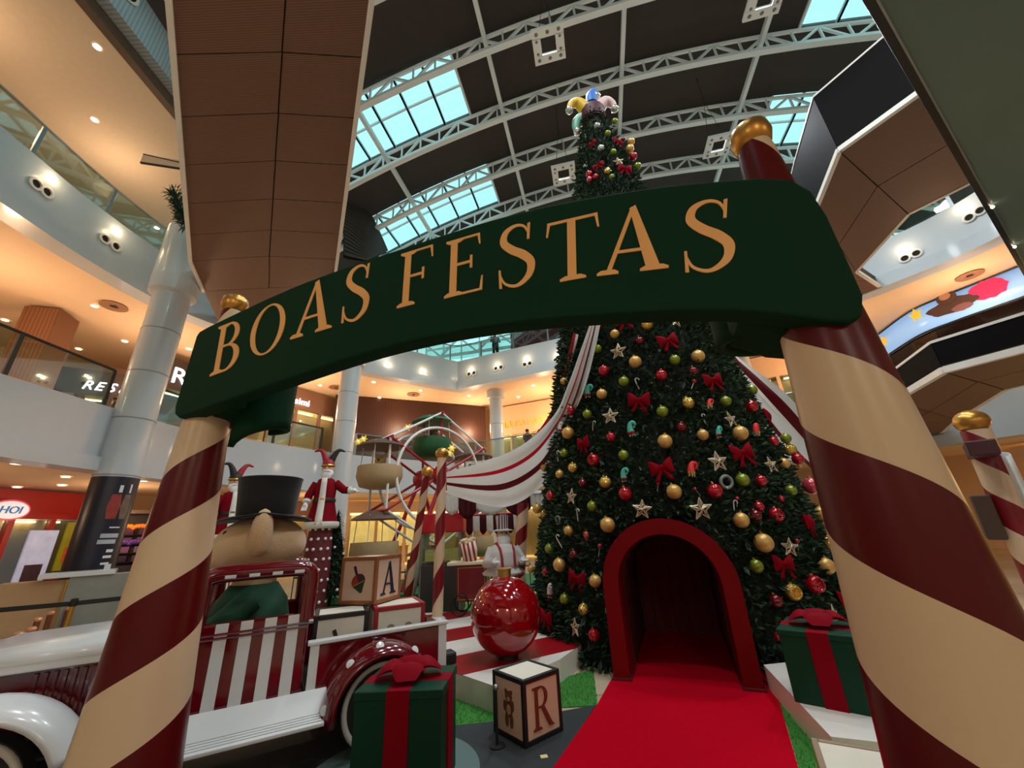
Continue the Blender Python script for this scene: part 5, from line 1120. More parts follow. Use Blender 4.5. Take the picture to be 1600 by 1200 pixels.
# little christmas tree beside the santa
lt = thing('small_christmas_tree', 'small dark green christmas tree beside the stilt walking santa', 'tree', (-4.15, 9.35, 0))
MB().lathe([(.05, 0), (.05, .4)], 10).build('trunk', M('trunk_brown', (60, 42, 30), .8), lt); m = MB(); r = random.Random(5); vs = []; fs = []
for k in range(2600):
    z = .35 + 1.85 * (1 - math.sqrt(r.random())); a = r.uniform(0, 6.28); q = .42 * (1 - (z - .35) / 1.87) * (.55 + .45 * r.random()) + .01; p = Vector((q * math.cos(a), q * math.sin(a), z)); d = Vector((math.cos(a), math.sin(a), r.uniform(-.5, .2))).normalized() * .12; x = Vector((-math.sin(a), math.cos(a), 0)) * .022; b = len(vs); vs += [p - x, p + x, p + d]; fs += [(b, b + 1, b + 2)]
o = m.add(vs, fs).build('foliage', MATS['pine_green_dark'], lt); o['kind'] = 'stuff'; MB().lathe([(.36, .4), (.001, 2.15)], 18).build('inner_cone', MATS['tree_inner_dark_green'], lt)
for k in range(16): z = .5 + 1.4 * r.random(); a = r.uniform(-2.8, -.3); q = .42 * (1 - (z - .35) / 1.87) + .06; MB().ball((q * math.cos(a), q * math.sin(a), z), .03, 8, 6).build('small_bauble', m_fur2, lt, 60)

# popcorn santa in white
ps = thing('popcorn_santa', 'white coated santa with striped top hat behind the giant bauble', 'santa figure', (-.30, 7.35, .21), .35)
m_pwh = M('santa_white_coat', (206, 200, 196), .8, var=.04)
m = MB(); m.lathe([(.24, .62), (.30, .75), (.27, .95), (.2, 1.05), (.1, 1.1)], 22); remesh(m.build('coat', m_pwh, ps), .02)
MB().lathe([(.36, .60), (.37, .63), (.25, .72), (.2, .74)], 22).build('coat_skirt', m_pwh, ps, 60)
m = MB(); m.ball((0, 0, 1.22), .105, 16, 12, (.95, .95, 1.1)); m.ball((0, -.105, 1.22), .025, 8, 6); m.ball((-.1, 0, 1.22), .025, 8, 6); m.ball((.1, 0, 1.22), .025, 8, 6); m.tube([(0, 0, 1.0), (0, 0, 1.18)], .05, 8); m.build('head', m_skin, ps, 70)
for sx in (-1, 1):
    MB().ball((sx * .04, -.095, 1.25), .012, 8, 6).build('eye', m_blk, ps, 60); MB().lathe([(.12, 0), (.13, .3), (.11, .65)], 14, (sx * .12, 0, 0)).build('trouser_leg', stripe_mat('santa_trouser_stripes', (190, 24, 34), (226, 196, 180), 'X', .11, .0), ps, 50)
    MB().ball((sx * .12, -.05, .05), .11, 12, 8, (.9, 1.5, .5)).build('boot', m_blk, ps, 60)
    sh = Vector((sx * .2, 0, 1.0)); el = sh + Vector((sx * .12, -.08, -.22)); hd = Vector((sx * .25, -.28, .82)); MB().tube([sh, el, hd], [.09, .085, .07], 12).build('sleeve', m_pwh, ps, 60); m = MB(); hand_mb(m, hd + Vector((0, -.05, 0)), (0, -1, .1)); m.build('glove', MATS['white_glove'], ps, 60)
    MB().tube([(sx * .11, .16, 1.06), (sx * .13, -.05, 1.09), (sx * .12, -.22, 1.0), (sx * .11, -.275, .85), (sx * .11, -.285, .72)], .022, 8).build('suspender', m_redh, ps, 60)
m = MB(); m.ball((0, -.06, 1.12), .12, 14, 10, (1, .7, 1.2)); m.build('beard', m_beard, ps, 70)
h = MB().lathe([(.10, 1.30), (.10, 1.36), (.115, 1.55), (.001, 1.55)], 22).build('top_hat', stripe_mat('hat_stripes', (206, 200, 206), (84, 50, 62), 'X', .045, .0), ps, 40); MB().lathe([(.185, 1.285), (.19, 1.30), (.1, 1.32)], 24).build('brim', m_pwh, h, 50)

# green fence
turf([(-5.4, 7.95), (.75, 7.95), (.75, 9.8), (-5.4, 9.8)], 'green turf in front of the ferris wheel fence')
fn = thing('green_fence', 'low green picket fence round the ferris wheel', 'fence', (-5.2, 9.75, .0)); m_fg = M('fence_green', (22, 78, 48), .5)
for z in (.12, .72): MB().tube([(0, 0, z), (5.4, .2, z)], .022, 6).build('rail', m_fg, fn)
pk = MB().tube([(0, 0, .05), (0, 0, .78)], .012, 5).build('picket', m_fg, fn)
for k in range(1, 46): inst(pk, 'picket', fn, (.12 * k, .2 * k / 45, 0))
tag(MB().box((-2.4, 11.9, .106), (6.2, 3.4, .21)).build('ferris_platform', M('green_platform', (30, 96, 54), .8, var=.2), None), 'green carpeted platform under the ferris wheel', 'platform')

# ------------------------------------------------------------------ ferris wheel
fw = thing('ferris_wheel', 'small white and red ferris wheel with hanging gondolas', 'ferris wheel', (-2.62, 12.1, .211))
FU, FA = Vector((.70, .71, 0)), Vector((.71, -.70, 0)); FC = Vector((0, 0, 2.92)); GR = 1.95
m_fr, m_fwh = M('ferris_red', (160, 18, 34), .35, coat=.2), M('ferris_white', (226, 226, 222), .35)
def fpt(a, r, k): return FC + FU * (r * math.cos(a)) + Vector((0, 0, r * math.sin(a))) + FA * k
for k in (-.5, .5):
    MB().tube([fpt(2 * math.pi * i / 48, 1.45, k) for i in range(48)], .045, 8, closed=True).build('rim', m_fwh, fw, 60)
    for i in range(6):
        a, b = math.radians(30 + 60 * i), math.radians(90 + 60 * i)
        MB().tube([fpt(a, GR, k), fpt(b, GR, k)], .035, 8).build('rim_beam', m_fwh, fw, 60); MB().tube([fpt(a, .25, k), fpt(a, GR, k)], .04, 8).build('spoke', m_fr, fw, 60)
    hb = MB().ball(FC + FA * k, .30, 20, 14).build('hub', m_fr, fw, 60)
    for sx in (-1, 1): MB().tube([FC + FA * k * 1.25, FU * (sx * 1.25) + FA * k * 1.5], .06, 8).build('support_leg', m_fr, fw, 60)
MB().tube([FC - FA * .7, FC + FA * .7], .09, 10).build('axle', m_fr, fw, 60)
m_bas, m_umb = M('gondola_straw', (176, 150, 112), .7, var=.15, vs=20), M('gondola_brown_roof', (92, 70, 58), .7)
for i in range(6):
    a = math.radians(30 + 60 * i); c = fpt(a, GR, 0); dz = .5 if i == 4 else .95
    MB().tube([c - FA * .62, c + FA * .62], .04, 8).build('hanger_bar', m_fr, fw, 60)
    b = c + Vector((0, 0, -dz)); gm = (m_bas, M('gondola_green', (26, 86, 46), .6), m_bas, m_bas, M('gondola_olive', (80, 84, 62), .7), m_bas)[i]
    g = MB().lathe([(.30, -.42), (.52, -.36), (.62, -.1), (.60, .18), (.55, .18), (.54, -.05), (.2, -.25)], 24, b).build('gondola', gm, fw, 60)
    for sx in (-1, 1):
        for sy in (-1, 1): q = FU * (.40 * sx) + FA * (.4 * sy); MB().tube([b + q + Vector((0, 0, .1)), c + q * .9 + Vector((0, 0, -.1))], .012, 5).build('gondola_rod', m_fwh, g)
    MB().lathe([(.66, .0), (.6, .06), (.36, .18), (.04, .24)], 20, c + Vector((0, 0, -.22))).build('gondola_roof', m_umb if i != 1 else gm, g, 60)
for i, lab in ((1, 'brown plush bear riding in the top gondola'), (2, 'straw coloured plush riding in the left gondola'), (0, 'cream plush riding in the right gondola')):
    b = Vector(fw.location) + fpt(math.radians(30 + 60 * i), GR, 0) + Vector((0, 0, -1.05)); t = thing('plush_rider', lab, 'plush toy', b); cm = M('plush_%d' % i, ((206, 188, 152), (120, 92, 66), (190, 160, 112))[i], .95, bump=.5, bs=60)
    m = MB(); m.ball((0, 0, .18), .19, 14, 10); m.ball((0, -.02, .45), .16, 14, 10); 
    for sx in (-1, 1): m.ball((sx * .13, 0, .58), .06, 10, 8); m.tube([(sx * .15, -.05, .28), (sx * .27, -.12, .22)], .055, 8)
    remesh(m.build('body', cm, t), .02); MB().ball((0, -.18, .45), .035, 8, 6).build('nose', m_blk, t, 60)
    for sx in (-1, 1): MB().ball((sx * .06, -.155, .51), .018, 8, 6).build('eye', m_blk, t, 60)
m = MB(); r = random.Random(9)
for i, (px_, py_) in enumerate(((568, 686), (637, 668), (706, 700), (702, 708), (560, 690))):
    p = py(px_, py_, 11.6); t = thing('flower_lamp', ('yellow flower lamp left of the ferris wheel', 'yellow flower lamp near the top of the ferris wheel', 'yellow flower lamp right of the wheel, upper one', 'yellow flower lamp right of the wheel, lower one', 'second yellow flower lamp left of the ferris wheel')[i], 'flower lamp', p, rot=(1.4, 0, 0))
    MB().lathe([(.001, 0), (.1, .02), (.11, -.01)], 12, flute=lambda q, k: 1 + .3 * math.cos(6 * q)).build('petals', M('petal_yellow', (232, 198, 66), .5, emit=.3), t, 60); MB().ball((0, 0, .03), .04, 8, 6).build('centre', M('petal_white', (250, 240, 210), .5, emit=.6), t, 60)

# ================================================================== RIGHT SIDE: LED BAND, DARK SHOP, SECOND ARCH
LP = [Vector((p[0], p[1], 0)) for p in ((17.9, 18.2), (17.72, 17.09), (17.16, 14.78), (17.44, 13.59), (17.84, 12.67), (18.28, 11.65), (18.9, 10.0))]
LC = catmull(LP, 5)
sc_ = thing('led_screen', 'curved pale blue advertising screen with stars and a pink balloon', 'screen', LC[0]); o0 = LC[0].copy()
def sheet(z0, z1, i0, i1, off, name, mat, par, o=o0):
    L = offset(LC, -off); m = MB(); m.grid([[(p.x - o.x, p.y - o.y, z) for p in L[i0:i1 + 1]] for z in (z0, z1)], flip=True); return m.build(name, mat, par, 60, solid=.02)
sheet(8.36, 9.42, 0, len(LC) - 1, .0, 'display', M('screen_sky_blue', (132, 176, 226), .3, var=.12, vs=.8, emit=.75), sc_)
m = MB(); L = offset(LC, -.03)
for z in (8.34, 9.44):
    m.tube([(p.x - o0.x, p.y - o0.y, z) for p in L], .03, 6)
m.build('screen_edge', m_blk, sc_)
def onscreen(px_, py_): return min((( (pp(px_, py_, LC[i], (L_ := Vector((-(LC[i + 1] - LC[i]).y, (LC[i + 1] - LC[i]).x, 0)).normalized())) - LC[i]).dot(LC[i + 1] - LC[i]) / (LC[i + 1] - LC[i]).length_squared, i) for i in range(len(LC) - 1)), key=lambda q: abs(q[0] - .5))
def picto(px_, py_, shape, name, mat, off=.05):
    u, i = onscreen(px_, py_); a, b = LC[i], LC[i + 1]; d = (b - a).normalized(); n = Vector((d.y, -d.x, 0)); p = pp(px_, py_, a, n); m = MB(); m.prism(shape, 0, .012); m.xf(frame_mat(p - o0 + n * off, d)); return m.build(name, mat, sc_)
star = [((.30 if i % 2 == 0 else .15) * math.sin(math.pi * i / 5), (.30 if i % 2 == 0 else .15) * math.cos(math.pi * i / 5)) for i in range(10)]
def blob(rx, ry, n=20, w=0.): return [(rx * math.cos(2 * math.pi * i / n) * (1 + w * math.sin(5 * i)), ry * math.sin(2 * math.pi * i / n) * (1 + w * math.cos(3 * i))) for i in range(n)]
m_sy = M('screen_yellow', (232, 190, 60), .4, emit=.5); m_sb = M('screen_brown', (74, 52, 50), .5, emit=.08); m_sp = M('screen_pink', (206, 44, 96), .4, emit=.4)
picto(1433, 492, star, 'screen_star', m_sy); picto(1383, 533, star, 'screen_star', m_sy)
picto(1488, 478, blob(.75, .28, 20, .12), 'screen_shape', m_sb); picto(1480, 466, blob(.30, .26), 'screen_shape', m_sb, .07); picto(1478, 464, blob(.17, .14), 'screen_shape', M('screen_tan', (170, 124, 104), .5, emit=.15), .09); picto(1505, 480, blob(.30, .14, 20, .1), 'screen_shape', M('screen_mauve', (120, 84, 92), .5, emit=.15), .08); picto(1545, 452, blob(.52, .36, 22, .1), 'screen_balloon', m_sp)
ds = thing('dark_shop_window', 'glossy black shop window below the advertising screen', 'shop', LC[0])
L = offset(LC, .08)
for i in range(0, len(LC) - 1, 3):
    j = min(i + 3, len(LC) - 1); m = MB(); m.bar(L[i] - o0 + Vector((0, 0, 6.75)), L[j] - o0 + Vector((0, 0, 6.75)), .06, 3.15); m.build('black_pane', M('black_gloss_pane', (20, 14, 13), .10, var=0), ds)
m = MB(); m.tube([(p.x - o0.x, p.y - o0.y, 5.18) for p in L], .06, 6); m.build('sill', m_dark, ds)
# second striped pole of the other entrance
cp = candypole((7.15, 6.1, .0), (7.2, 6.05, 2.62), .17, .95, 1, 'candy striped pole with gold knob at the right edge', .35, .19)
MB().box((-.30, .05, 2.30), (.62, .3, .22)).build('cross_beam', M('beam_maroon_dark', (60, 14, 20), .5), cp, bevel=.02)
m = MB(); m.grid([[(-.42 + .20 * math.cos(a) - .02 * k, -.12 + .06 * math.sin(a), 2.2 - .20 * k + .05 * math.cos(a)) for a in [math.pi * (1 + j / 10) for j in range(11)]] for k in range(5)]); m.build('white_swag_tail', MATS['fabric_white'], cp, 60, solid=.02)
MB().box((.0, .24, 1.35), (.42, .2, .62)).build('brown_panel', M('panel_umber', (70, 48, 36), .6), cp, bevel=.02)
shopfront((17.3, 13.8), (18.7, 7.2), 0, 3.4, 'lit ground floor shop at the right edge behind the striped pole', MATS['cream_shop_face'], m_warm, 4, .6, 5)
shopfront((8.4, 21.2), (15.2, 17.6), Z2F, 9.4, 'shop on the first gallery beyond the tree on the right', MATS['cream_shop_face'], m_dim, 4, 1.2, 4)

# ================================================================== LEFT GROUND FLOOR
m_rs = M('red_shop_band', (150, 18, 14), .4, emit=.12)
rs = shopfront((-15.5, 11.2), (-15.3, 14.4), 0, 3.4, 'bright red toy shop with oval logo on the ground floor left', m_rs, M('toy_shop_interior', (180, 176, 200), .6, var=.4, vs=2, emit=.35), 3, .85, 4)
lg = thing('shop_logo', 'oval white logo with blue letters on the red shop band', 'sign', Vector((-15.28, 11.95, 2.78)))
F = frame_mat((0, 0, 0), (-.06, 1, 0)); F = frame_mat((0, 0, 0), (.06, 1, 0))
flat(disc(MB(), 0, 0, .5, .30, .03, 28), F, 'pink_rim', M('logo_pink', (222, 84, 110), .4, emit=.3), lg); flat(disc(MB(), 0, .0, .45, .25, .045, 28), F, 'white_oval', M('logo_white', (236, 238, 246), .4, emit=.5), lg)
m = text_mb('HOI', .30, .15, .03, 'CENTER'); m.xf(Matrix.Translation((0, -.10, .04))); flat(m, F, 'letters', M('logo_blue', (20, 120, 190), .4, emit=.2), lg)
for k, (y0, y1, z0, z1, c, e) in enumerate(((14.55, 14.8, 0, 3.3, (150, 160, 176), .2), (13.6, 14.3, .9, 2.45, (138, 132, 20), .2), (13.5, 14.2, 0.05, .9, (170, 20, 16), .15), (12.6, 13.4, .2, 2.2, (170, 180, 210), .4))):
    t = thing('poster_stand', ('tall grey blue glass panel beside the red shop', 'olive green poster panel under the red shop band', 'red poster panel at the foot of the red shop', 'pale blue lit panel inside the red shop')[k], 'panel', (-15.18, (y0 + y1) / 2, z0)); MB().box((0, 0, (z1 - z0) / 2), (.05, y1 - y0, z1 - z0)).build('board', M('panel_%d' % k, c, .4, var=.3, vs=3, emit=e), t); MB().box((.03, 0, (z1 - z0) * .35), (.02, (y1 - y0) * .6, (z1 - z0) * .3)).build('picture', M('panel_pic_%d' % k, (214, 90, 50) if k == 1 else (60, 40, 60), .5, var=.5, vs=8), t)
    MB().box((0, 0, .03), (.09, y1 - y0 + .04, .06)).build('panel_foot', m_dark, t)
# candy kiosk with orange and purple garlands
kq = thing('candy_kiosk', 'dark candy kiosk with orange and purple garlands behind the poster column', 'kiosk', (-12.9, 15.2, 0), .75); m_kd = M('kiosk_dark', (40, 32, 34), .5)
MB().box((0, .6, 1.35), (3.4, .1, 2.7)).build('back_wall', m_kd, kq); MB().box((0, 0, 2.72), (3.5, 1.3, .12)).build('roof', M('kiosk_roof', (90, 70, 60), .5), kq); MB().box((0, -.3, .5), (3.3, .5, 1.0)).build('counter', m_kd, kq)
for x in (-1.65, 1.65): MB().box((x, -.5, 1.35), (.12, .12, 2.7)).build('post', M('kiosk_violet', (84, 50, 130), .5), kq)
r = random.Random(2)
for row, z in enumerate((2.25, 1.75)):
    for k in range(9):
        c = ((222, 120, 24), (90, 50, 130), (210, 180, 170))[(k // 3 + row) % 3]; x = -1.45 + .36 * k; m = MB()
        for q in range(5): m.ball((x + .07 * (q - 2), -.56, z - .05 * math.sin(math.pi * q / 4) + (q % 2) * .03), .075, 8, 6)
        m.build('garland', M('garland_%d' % ((k // 3 + row) % 3), c, .6, emit=.15), kq, 60)
for z in (1.2, 1.5, 1.8, 2.1):
    for k in range(7): MB().box((-1.2 + .4 * k, .48, z), (.26, .14, .2)).build('product_box', M('prod_%d' % r.randrange(5), (r.randint(60, 220), r.randint(50, 170), r.randint(50, 170)), .5), kq)
    MB().box((0, .45, z - .12), (3.2, .22, .03)).build('shelf', m_dark, kq)
# service counter
ct = thing('service_counter', 'beige and grey service counter with a white top at the column foot', 'counter', (py(142, 930, 9.5).x, 9.5, 0), .72); ct.scale = (.88, .88, .97)
MB().box((-1.0, 0, .5), (1.1, .6, 1.0)).build('beige_front', M('counter_beige', (176, 138, 96), .5, var=.15, vs=5), ct, bevel=.01); MB().box((.25, -.05, .52), (1.36, .7, 1.04)).build('grey_front', M('counter_grey', (136, 136, 128), .5, var=.15, vs=5), ct, bevel=.01)
MB().box((-.30, -.05, 1.09), (1.3, .8, .10)).build('white_top', m_tw, ct, bevel=.01); MB().box((-.45, -.36, .5), (.03, .02, 1.0)).build('brass_strip', m_cap, ct); MB().box((.15, .05, 1.19), (.12, .1, .12)).build('card_stand', m_tw, ct); MB().box((.72, -.41, .6), (.16, .02, .26)).build('notice', m_dark, ct)
# brass stanchions with belt
bs = []
for k, (x_, y_) in enumerate(((-5.35, 5.15), (-6.6, 4.55), (-4.7, 5.75))):
    t = thing('belt_stanchion', ('brass belt stanchion seen above the truck bonnet', 'brass belt stanchion near the left edge of the picture', 'brass belt stanchion hidden behind the left pole')[k], 'stanchion', (x_, y_, 0)); MB().lathe([(.16, 0), (.16, .02), (.03, .04)], 20).build('base', m_cap, t, 40); MB().tube([(0, 0, .02), (0, 0, .96)], .026, 10).build('post', m_cap, t, 50); MB().lathe([(.035, .90), (.035, .98), (.001, .99)], 12).build('belt_head', m_blk, t, 40); bs.append(t)
for a, b, lab in ((1, 0, 'black queue belt running along the left edge'), (0, 2, 'black queue belt passing behind the left pole')):
    p, q = Vector(bs[a].location) + Vector((0, 0, .93)), Vector(bs[b].location) + Vector((0, 0, .93)); tag(MB().bar(p, q, .006, .05).build('queue_belt', M('belt_black', (22, 22, 20), .7)), lab, 'queue belt')
for k, (x, y) in enumerate(((60, 985), (80, 975), (50, 1000), (30, 1008), (108, 968))):
    p = pz(x, y - 18, .42); t = thing('copper_bollard', 'short copper topped bollard behind the truck bonnet, %s from the left' % ('third', 'fourth', 'second', 'first', 'fifth')[k], 'bollard', (p.x, p.y, 0), group='copper bollards behind the truck bonnet'); MB().lathe([(.045, 0), (.045, .4)], 12).build('shaft', M('bollard_bronze', (120, 70, 48), .4, metal=.4), t, 40); MB().ball((0, 0, .41), .06, 10, 8, (1, 1, .7)).build('cap', M('bollard_copper', (226, 160, 120), .3, metal=.6), t, 60)

# ================================================================== LIGHT FITTINGS
def downlight(p, group, lab):
    global DLP
    try: t = copy_tree(DLP)
    except NameError:
        t = DLP = thing('downlight', '', 'downlight'); MB().lathe([(.12, 0), (.13, -.015), (.10, -.02), (.09, 0)], 18, cap=False).build('ring', m_ring, t, 50); MB().lathe([(.001, -.008), (.095, -.006)], 18).build('lens', m_lens, t)
    t.location = p; tag(t, lab, 'downlight', group)
for z, g, w, L in ((Z1C + .04, 'downlights of the ground floor ceiling', 'ground floor ceiling', ((26, 724, 'upper left corner, above the red shop'), (27, 761, 'just above the oval logo'), (103, 745, 'left of the poster, upper one'), (97, 758, 'left of the poster, lower one'), (225, 751, 'beside the left pole'), (186, 752, 'touching the poster\'s right side'))),
                (Z2C + .04, 'downlights of the first gallery ceiling', 'first gallery ceiling', ((165, 425, 'closest to the upper fascia'), (148, 478, 'left of the round diffuser'), (195, 533, 'left of the tall column'), (304, 502, 'right of the tall column'), (8, 500, 'at the left picture edge'), (123, 545, 'over the RESE lettering'), (62, 528, 'behind the far left glass rail'), (295, 545, 'over the Re lettering'),
                (584, 597, 'right of the second column'), (657, 610, 'straight above the ferris wheel'), (593, 621, 'over the wood wall'), (733, 618, 'left of the slim column'), (833, 602, 'left of the swag, upper one'), (810, 620, 'right of the slim column'), (685, 632, 'above the wheel\'s apex'), (495, 577, 'over the lit shop, near one'), (500, 602, 'over the lit shop, far one'), (1448, 428, 'left of the diffuser above the screen'))),
                (Z3C - .01, 'downlights of the top gallery ceiling', 'top gallery ceiling', ((152, 73, 'highest of three'), (148, 187, 'middle of three'), (245, 356, 'lowest, seen through the glass rail')))):
    for x, y, lab in L: downlight(pz(x, y, z), g, 'round downlight in the %s, %s' % (w, lab))
for x, y, z, lab in ((178, 478, Z2C + .04, 'left of the ribbon'), (646, 616, Z2C + .04, 'above the ferris wheel'), (760, 635, Z2C + .04, 'beside the slim column'), (525, 605, Z2C + .04, 'beside the lit shop'), (1515, 430, Z2C + .04, 'above the advertising screen')):
    t = thing('air_diffuser', 'round bronze air diffuser in the ceiling ' + lab, 'air diffuser', pz(x, y, z)); MB().lathe([(.36, 0), (.38, -.03), (.28, -.02), (.2, -.04), (.12, -.02)], 24, cap=False).build('rings', M('diffuser_bronze', (150, 112, 84), .5), t, 50); MB().lathe([(.001, -.045), (.1, -.03)], 18).build('core', m_dark, t)
def edge_hit(x, y, E):
    d = _ray(x, y); best = None
    for a, b in zip(E, E[1:]):
        den = d[0] * (b.y - a.y) - d[1] * (b.x - a.x)
        if abs(den) < 1e-9: continue
        t = (a.x * (b.y - a.y) - a.y * (b.x - a.x)) / den; u = ((t * d[0] - a.x) * (b.x - a.x) + (t * d[1] - a.y) * (b.y - a.y)) / (b - a).length_squared
        if t > 0 and -.001 <= u <= 1.001 and (best is None or t < best[0]): best = (t, b - a)
    if not best: return None
    n = Vector((best[1].y, -best[1].x, 0)).normalized(); return Vector(CAMP + d * best[0]), n
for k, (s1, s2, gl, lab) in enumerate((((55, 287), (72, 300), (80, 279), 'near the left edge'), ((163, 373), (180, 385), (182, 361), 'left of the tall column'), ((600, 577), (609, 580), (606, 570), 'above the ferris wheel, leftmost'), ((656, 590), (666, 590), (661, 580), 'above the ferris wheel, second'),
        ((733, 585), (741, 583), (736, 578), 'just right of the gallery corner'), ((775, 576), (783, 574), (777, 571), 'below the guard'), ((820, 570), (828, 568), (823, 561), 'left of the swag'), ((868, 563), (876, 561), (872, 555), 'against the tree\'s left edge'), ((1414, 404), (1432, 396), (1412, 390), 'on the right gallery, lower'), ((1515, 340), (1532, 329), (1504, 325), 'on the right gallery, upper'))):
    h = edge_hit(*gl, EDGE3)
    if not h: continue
    P, n = h; t = thing('fascia_spotlight', 'twin spotlight with an added reflection glow on the upper fascia, ' + lab, 'spotlight', P)
    for s in (s1, s2):
        hh = edge_hit(*s, EDGE3)
        if hh: 
            q = n.to_track_quat('Z', 'Y').to_matrix().to_4x4(); m = MB().lathe([(.16, 0), (.17, .04), (.11, .05), (.10, .0)], 18, cap=False); m.xf(q); m.build('socket_ring', m_ring, t, 50, loc=hh[0] - P + n * .005); m = MB().lathe([(.001, .006), (.11, .008)], 14); m.xf(q); m.build('socket_hole', MATS['black_void'], t, loc=hh[0] - P + n * .005)
    m = MB().ball(n * .05, .075, 12, 8); m.build('glint_ball', M('fascia_glint_glow', (255, 226, 180), .5, var=0, emit=25.), t, 60)  # glowing ball stands in for the spotlight's reflection on the glossy fascia
    lamp('added_glint_light', P + n * .35, 7, (1, .72, .42), .06)  # added point light, spreads that glow over the fascia

# ================================================================== SMALL THINGS ON THE GALLERIES
def person(loc, rz, label, top, bottom, h=1.74, hair=(40, 28, 22), lean=0.):
    t = thing('person', label, 'person', loc, rz); k = h / 1.74
    V_ = [(0, 0, .95), (0, 0, 1.15), (0, lean * .5, 1.40), (0, lean, 1.50), (0, lean - .01, 1.62), (.18, lean * .6, 1.40), (.25, -.05, 1.15), (.22, -.25, 1.05), (-.18, lean * .6, 1.40), (-.25, -.05, 1.15), (-.22, -.25, 1.05), (.10, 0, .88), (.11, -.02, .48), (.11, .02, .07), (.12, -.12, .03), (-.10, 0, .88), (-.11, -.02, .48), (-.11, .02, .07), (-.12, -.12, .03)]
    E_ = [(0, 1), (1, 2), (2, 3), (3, 4), (2, 5), (5, 6), (6, 7), (2, 8), (8, 9), (9, 10), (0, 11), (11, 12), (12, 13), (13, 14), (0, 15), (15, 16), (16, 17), (17, 18)]
    Rr = [.14, .14, .15, .06, .095, .07, .055, .04, .07, .055, .04, .1, .075, .05, .04, .1, .075, .05, .04]
    me = bpy.data.meshes.new('body'); me.from_pydata([tuple(c * k for c in v) for v in V_], E_, []); o = bpy.data.objects.new('body', me); COL.objects.link(o); o.parent = t
    mm = M('skin_brown', (150, 104, 80), .6); me.materials.append(mm); md = o.modifiers.new('skin', 'SKIN'); sv = me.skin_vertices[0].data if me.skin_vertices else None
    if sv is None: me.attributes  # created with the modifier below
    bpy.context.view_layer.objects.active = o
    if not me.skin_vertices: bpy.ops.object.select_all(action='DESELECT'); o.select_set(True); bpy.ops.mesh.customdata_skin_add()
    for v, r in zip(me.skin_vertices[0].data, Rr): v.radius = (r * k, r * k * .85)
    me.skin_vertices[0].data[0].use_root = True
    md = o.modifiers.new('sub', 'SUBSURF'); md.levels = md.render_levels = 1
    MB().lathe([(.15, .88), (.19, 1.0), (.2, 1.25), (.22, 1.40), (.13, 1.49), (.07, 1.51)], 14, sy=.75).xf(Matrix.Scale(k, 4)).build('shirt', top, t, 60)
    m = MB()
    for sx in (-1, 1): m.tube([(sx * .09, 0, .95), (sx * .11, -.01, .5), (sx * .11, .01, .08)], [.115, .085, .075], 10)
    m.xf(Matrix.Scale(k, 4)).build('trousers', bottom, t, 60); m = MB()
    for sx in (-1, 1): m.tube([(sx * .19, lean * .6, 1.41), (sx * .26, -.05, 1.15), (sx * .23, -.2, 1.07)], [.085, .07, .06], 10)
    m.xf(Matrix.Scale(k, 4)).build('sleeves', top, t, 60)
    MB().ball((0, lean + .012, 1.66), .105, 12, 8, (1, 1.02, .95)).xf(Matrix.Scale(k, 4)).build('hair', M('hair_%d' % hair[0], hair, .8), t, 60); return t
person(pz(772, 552, Z3F - .08) + Vector((.05, .8, 0)), .3, 'guard in black suit standing at the upper gallery rail', M('suit_black', (22, 24, 28), .8), MATS['suit_black'])
p = pz(824, 716, Z2F - .08); person(p + Vector((.1, .6, 0)), .5, 'person in dark red top at the first gallery rail beside the swag', M('top_wine', (80, 30, 40), .8), M('trousers_dark', (34, 34, 44), .8))
person(p + Vector((.8, .8, 0)), -.3, 'person in grey violet top behind the swag on the first gallery', M('top_mauve', (120, 96, 112), .8), MATS['trousers_dark'])
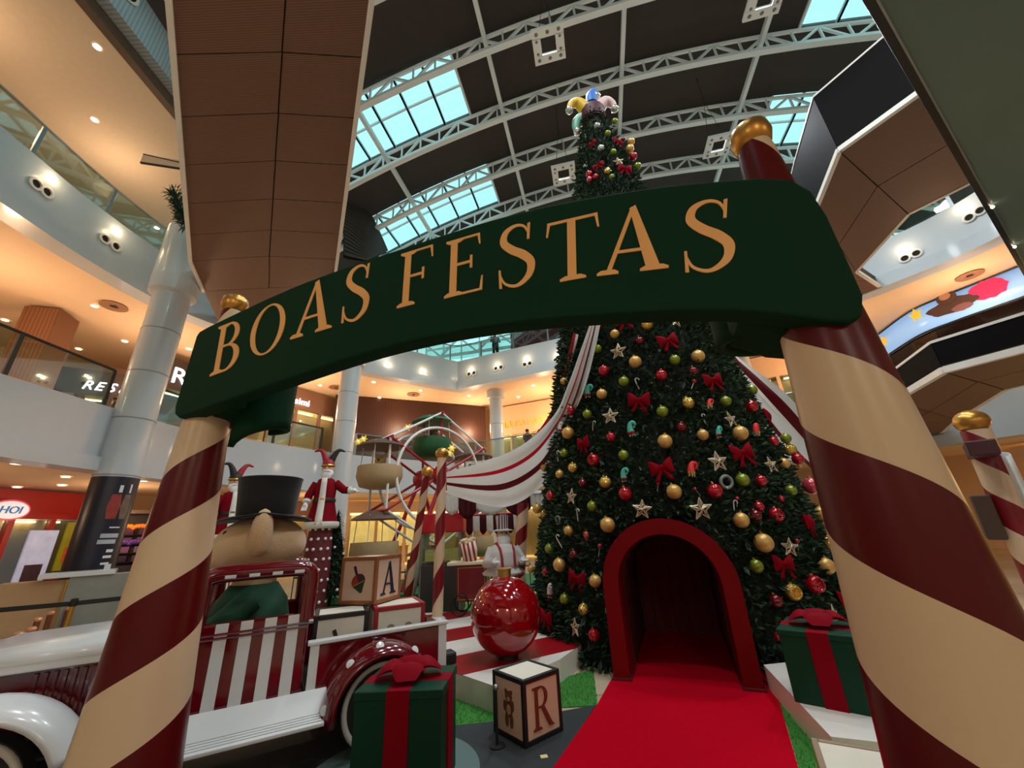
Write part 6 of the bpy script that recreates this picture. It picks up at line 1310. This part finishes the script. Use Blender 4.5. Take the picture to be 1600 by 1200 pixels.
# hanging direction sign and garland on the top left gallery
p = pz(222, 248, 14.2); q = pz(276, 305, 13.6); q.z = p.z = 13.9; p = py(222, 248, p.y); t = thing('hanging_sign', 'small slanted brown hanging sign at the top left gallery', 'sign', p)
d = (py(278, 304, p.y + .35) - p); d.z = 0; L = 1.7; d = d.normalized()
MB().bar((0, 0, 0), d * L, .05, .34).build('board', M('sign_cream', (206, 186, 160), .5), t); MB().bar((0, 0, .19), d * L, .07, .04).build('frame', m_dark, t); MB().bar(Vector((0, 0, -.19)), d * L + Vector((0, 0, -.19)), .07, .04).build('frame', m_dark, t)
for s in (.75, .95): MB().tube([d * L * s + Vector((0, 0, .2)), d * L * s + Vector((0, 0, Z3C - p.z))], .02, 6).build('hanger', m_steel, t)
gp = py(270, 300, 8.7); t = thing('hanging_garland', 'dark green pine garland hanging by the footbridge edge', 'garland', gp); r = random.Random(8); vs = []; fs = []
for k in range(900):
    u = r.random(); c = Vector((.5 * u, .25 * u, -1.1 * u)); a = Vector((r.gauss(0, 1), r.gauss(0, 1), r.gauss(0, 1))).normalized(); p0 = c + a * r.uniform(0, .22); e = p0 + a * .16; x = a.orthogonal().normalized() * .015; b = len(vs); vs += [p0 - x, p0 + x, e]; fs.append((b, b + 1, b + 2))
o = MB().add(vs, fs).build('needles', MATS['pine_green_dark'], t); o['kind'] = 'stuff'; MB().tube([(0, 0, .0), (.25, .12, -.55), (.5, .25, -1.1)], .05, 6).build('stem', MATS['tree_inner_dark_green'], t)
# curved slatted screen seen between the footbridge and the sign
sl = thing('slatted_screen', 'dark curved slatted screen between the footbridge and the ribbon', 'screen', (0, 0, 0)); m_sl = M('slat_umber', (74, 62, 54), .6)
L0, L1 = catmull([py(538, 285, 15.5), py(560, 305, 15.9), py(585, 345, 16.4), py(606, 392, 17.0)], 6), catmull([py(538, 400, 14.6), py(545, 402, 14.7), py(558, 404, 14.9), py(572, 406, 15.2)], 6)
for k in range(20):
    u0, u1 = k / 20, (k + .62) / 20; rows = [[a.lerp(b, u) for a, b in zip(L0, L1)] for u in (u0, u1)]; MB().grid(rows).build('slat', m_sl, sl, solid=.06)
MB().grid([[a.lerp(b, u) + Vector((-.1, .12, 0)) for a, b in zip(L0, L1)] for u in (0, .5, 1)]).build('backing', M('slat_backing', (30, 25, 22), .8), sl)
# unseen wall added behind the camera to shut out light from the open rear
st(MB().box((2, -9.2, 8), (40, .3, 16.4)).build('wall_rear_added', M('rear_wall_cream', (190, 168, 146), .7)), 'added cream wall behind the camera that keeps out sky light', 'wall')
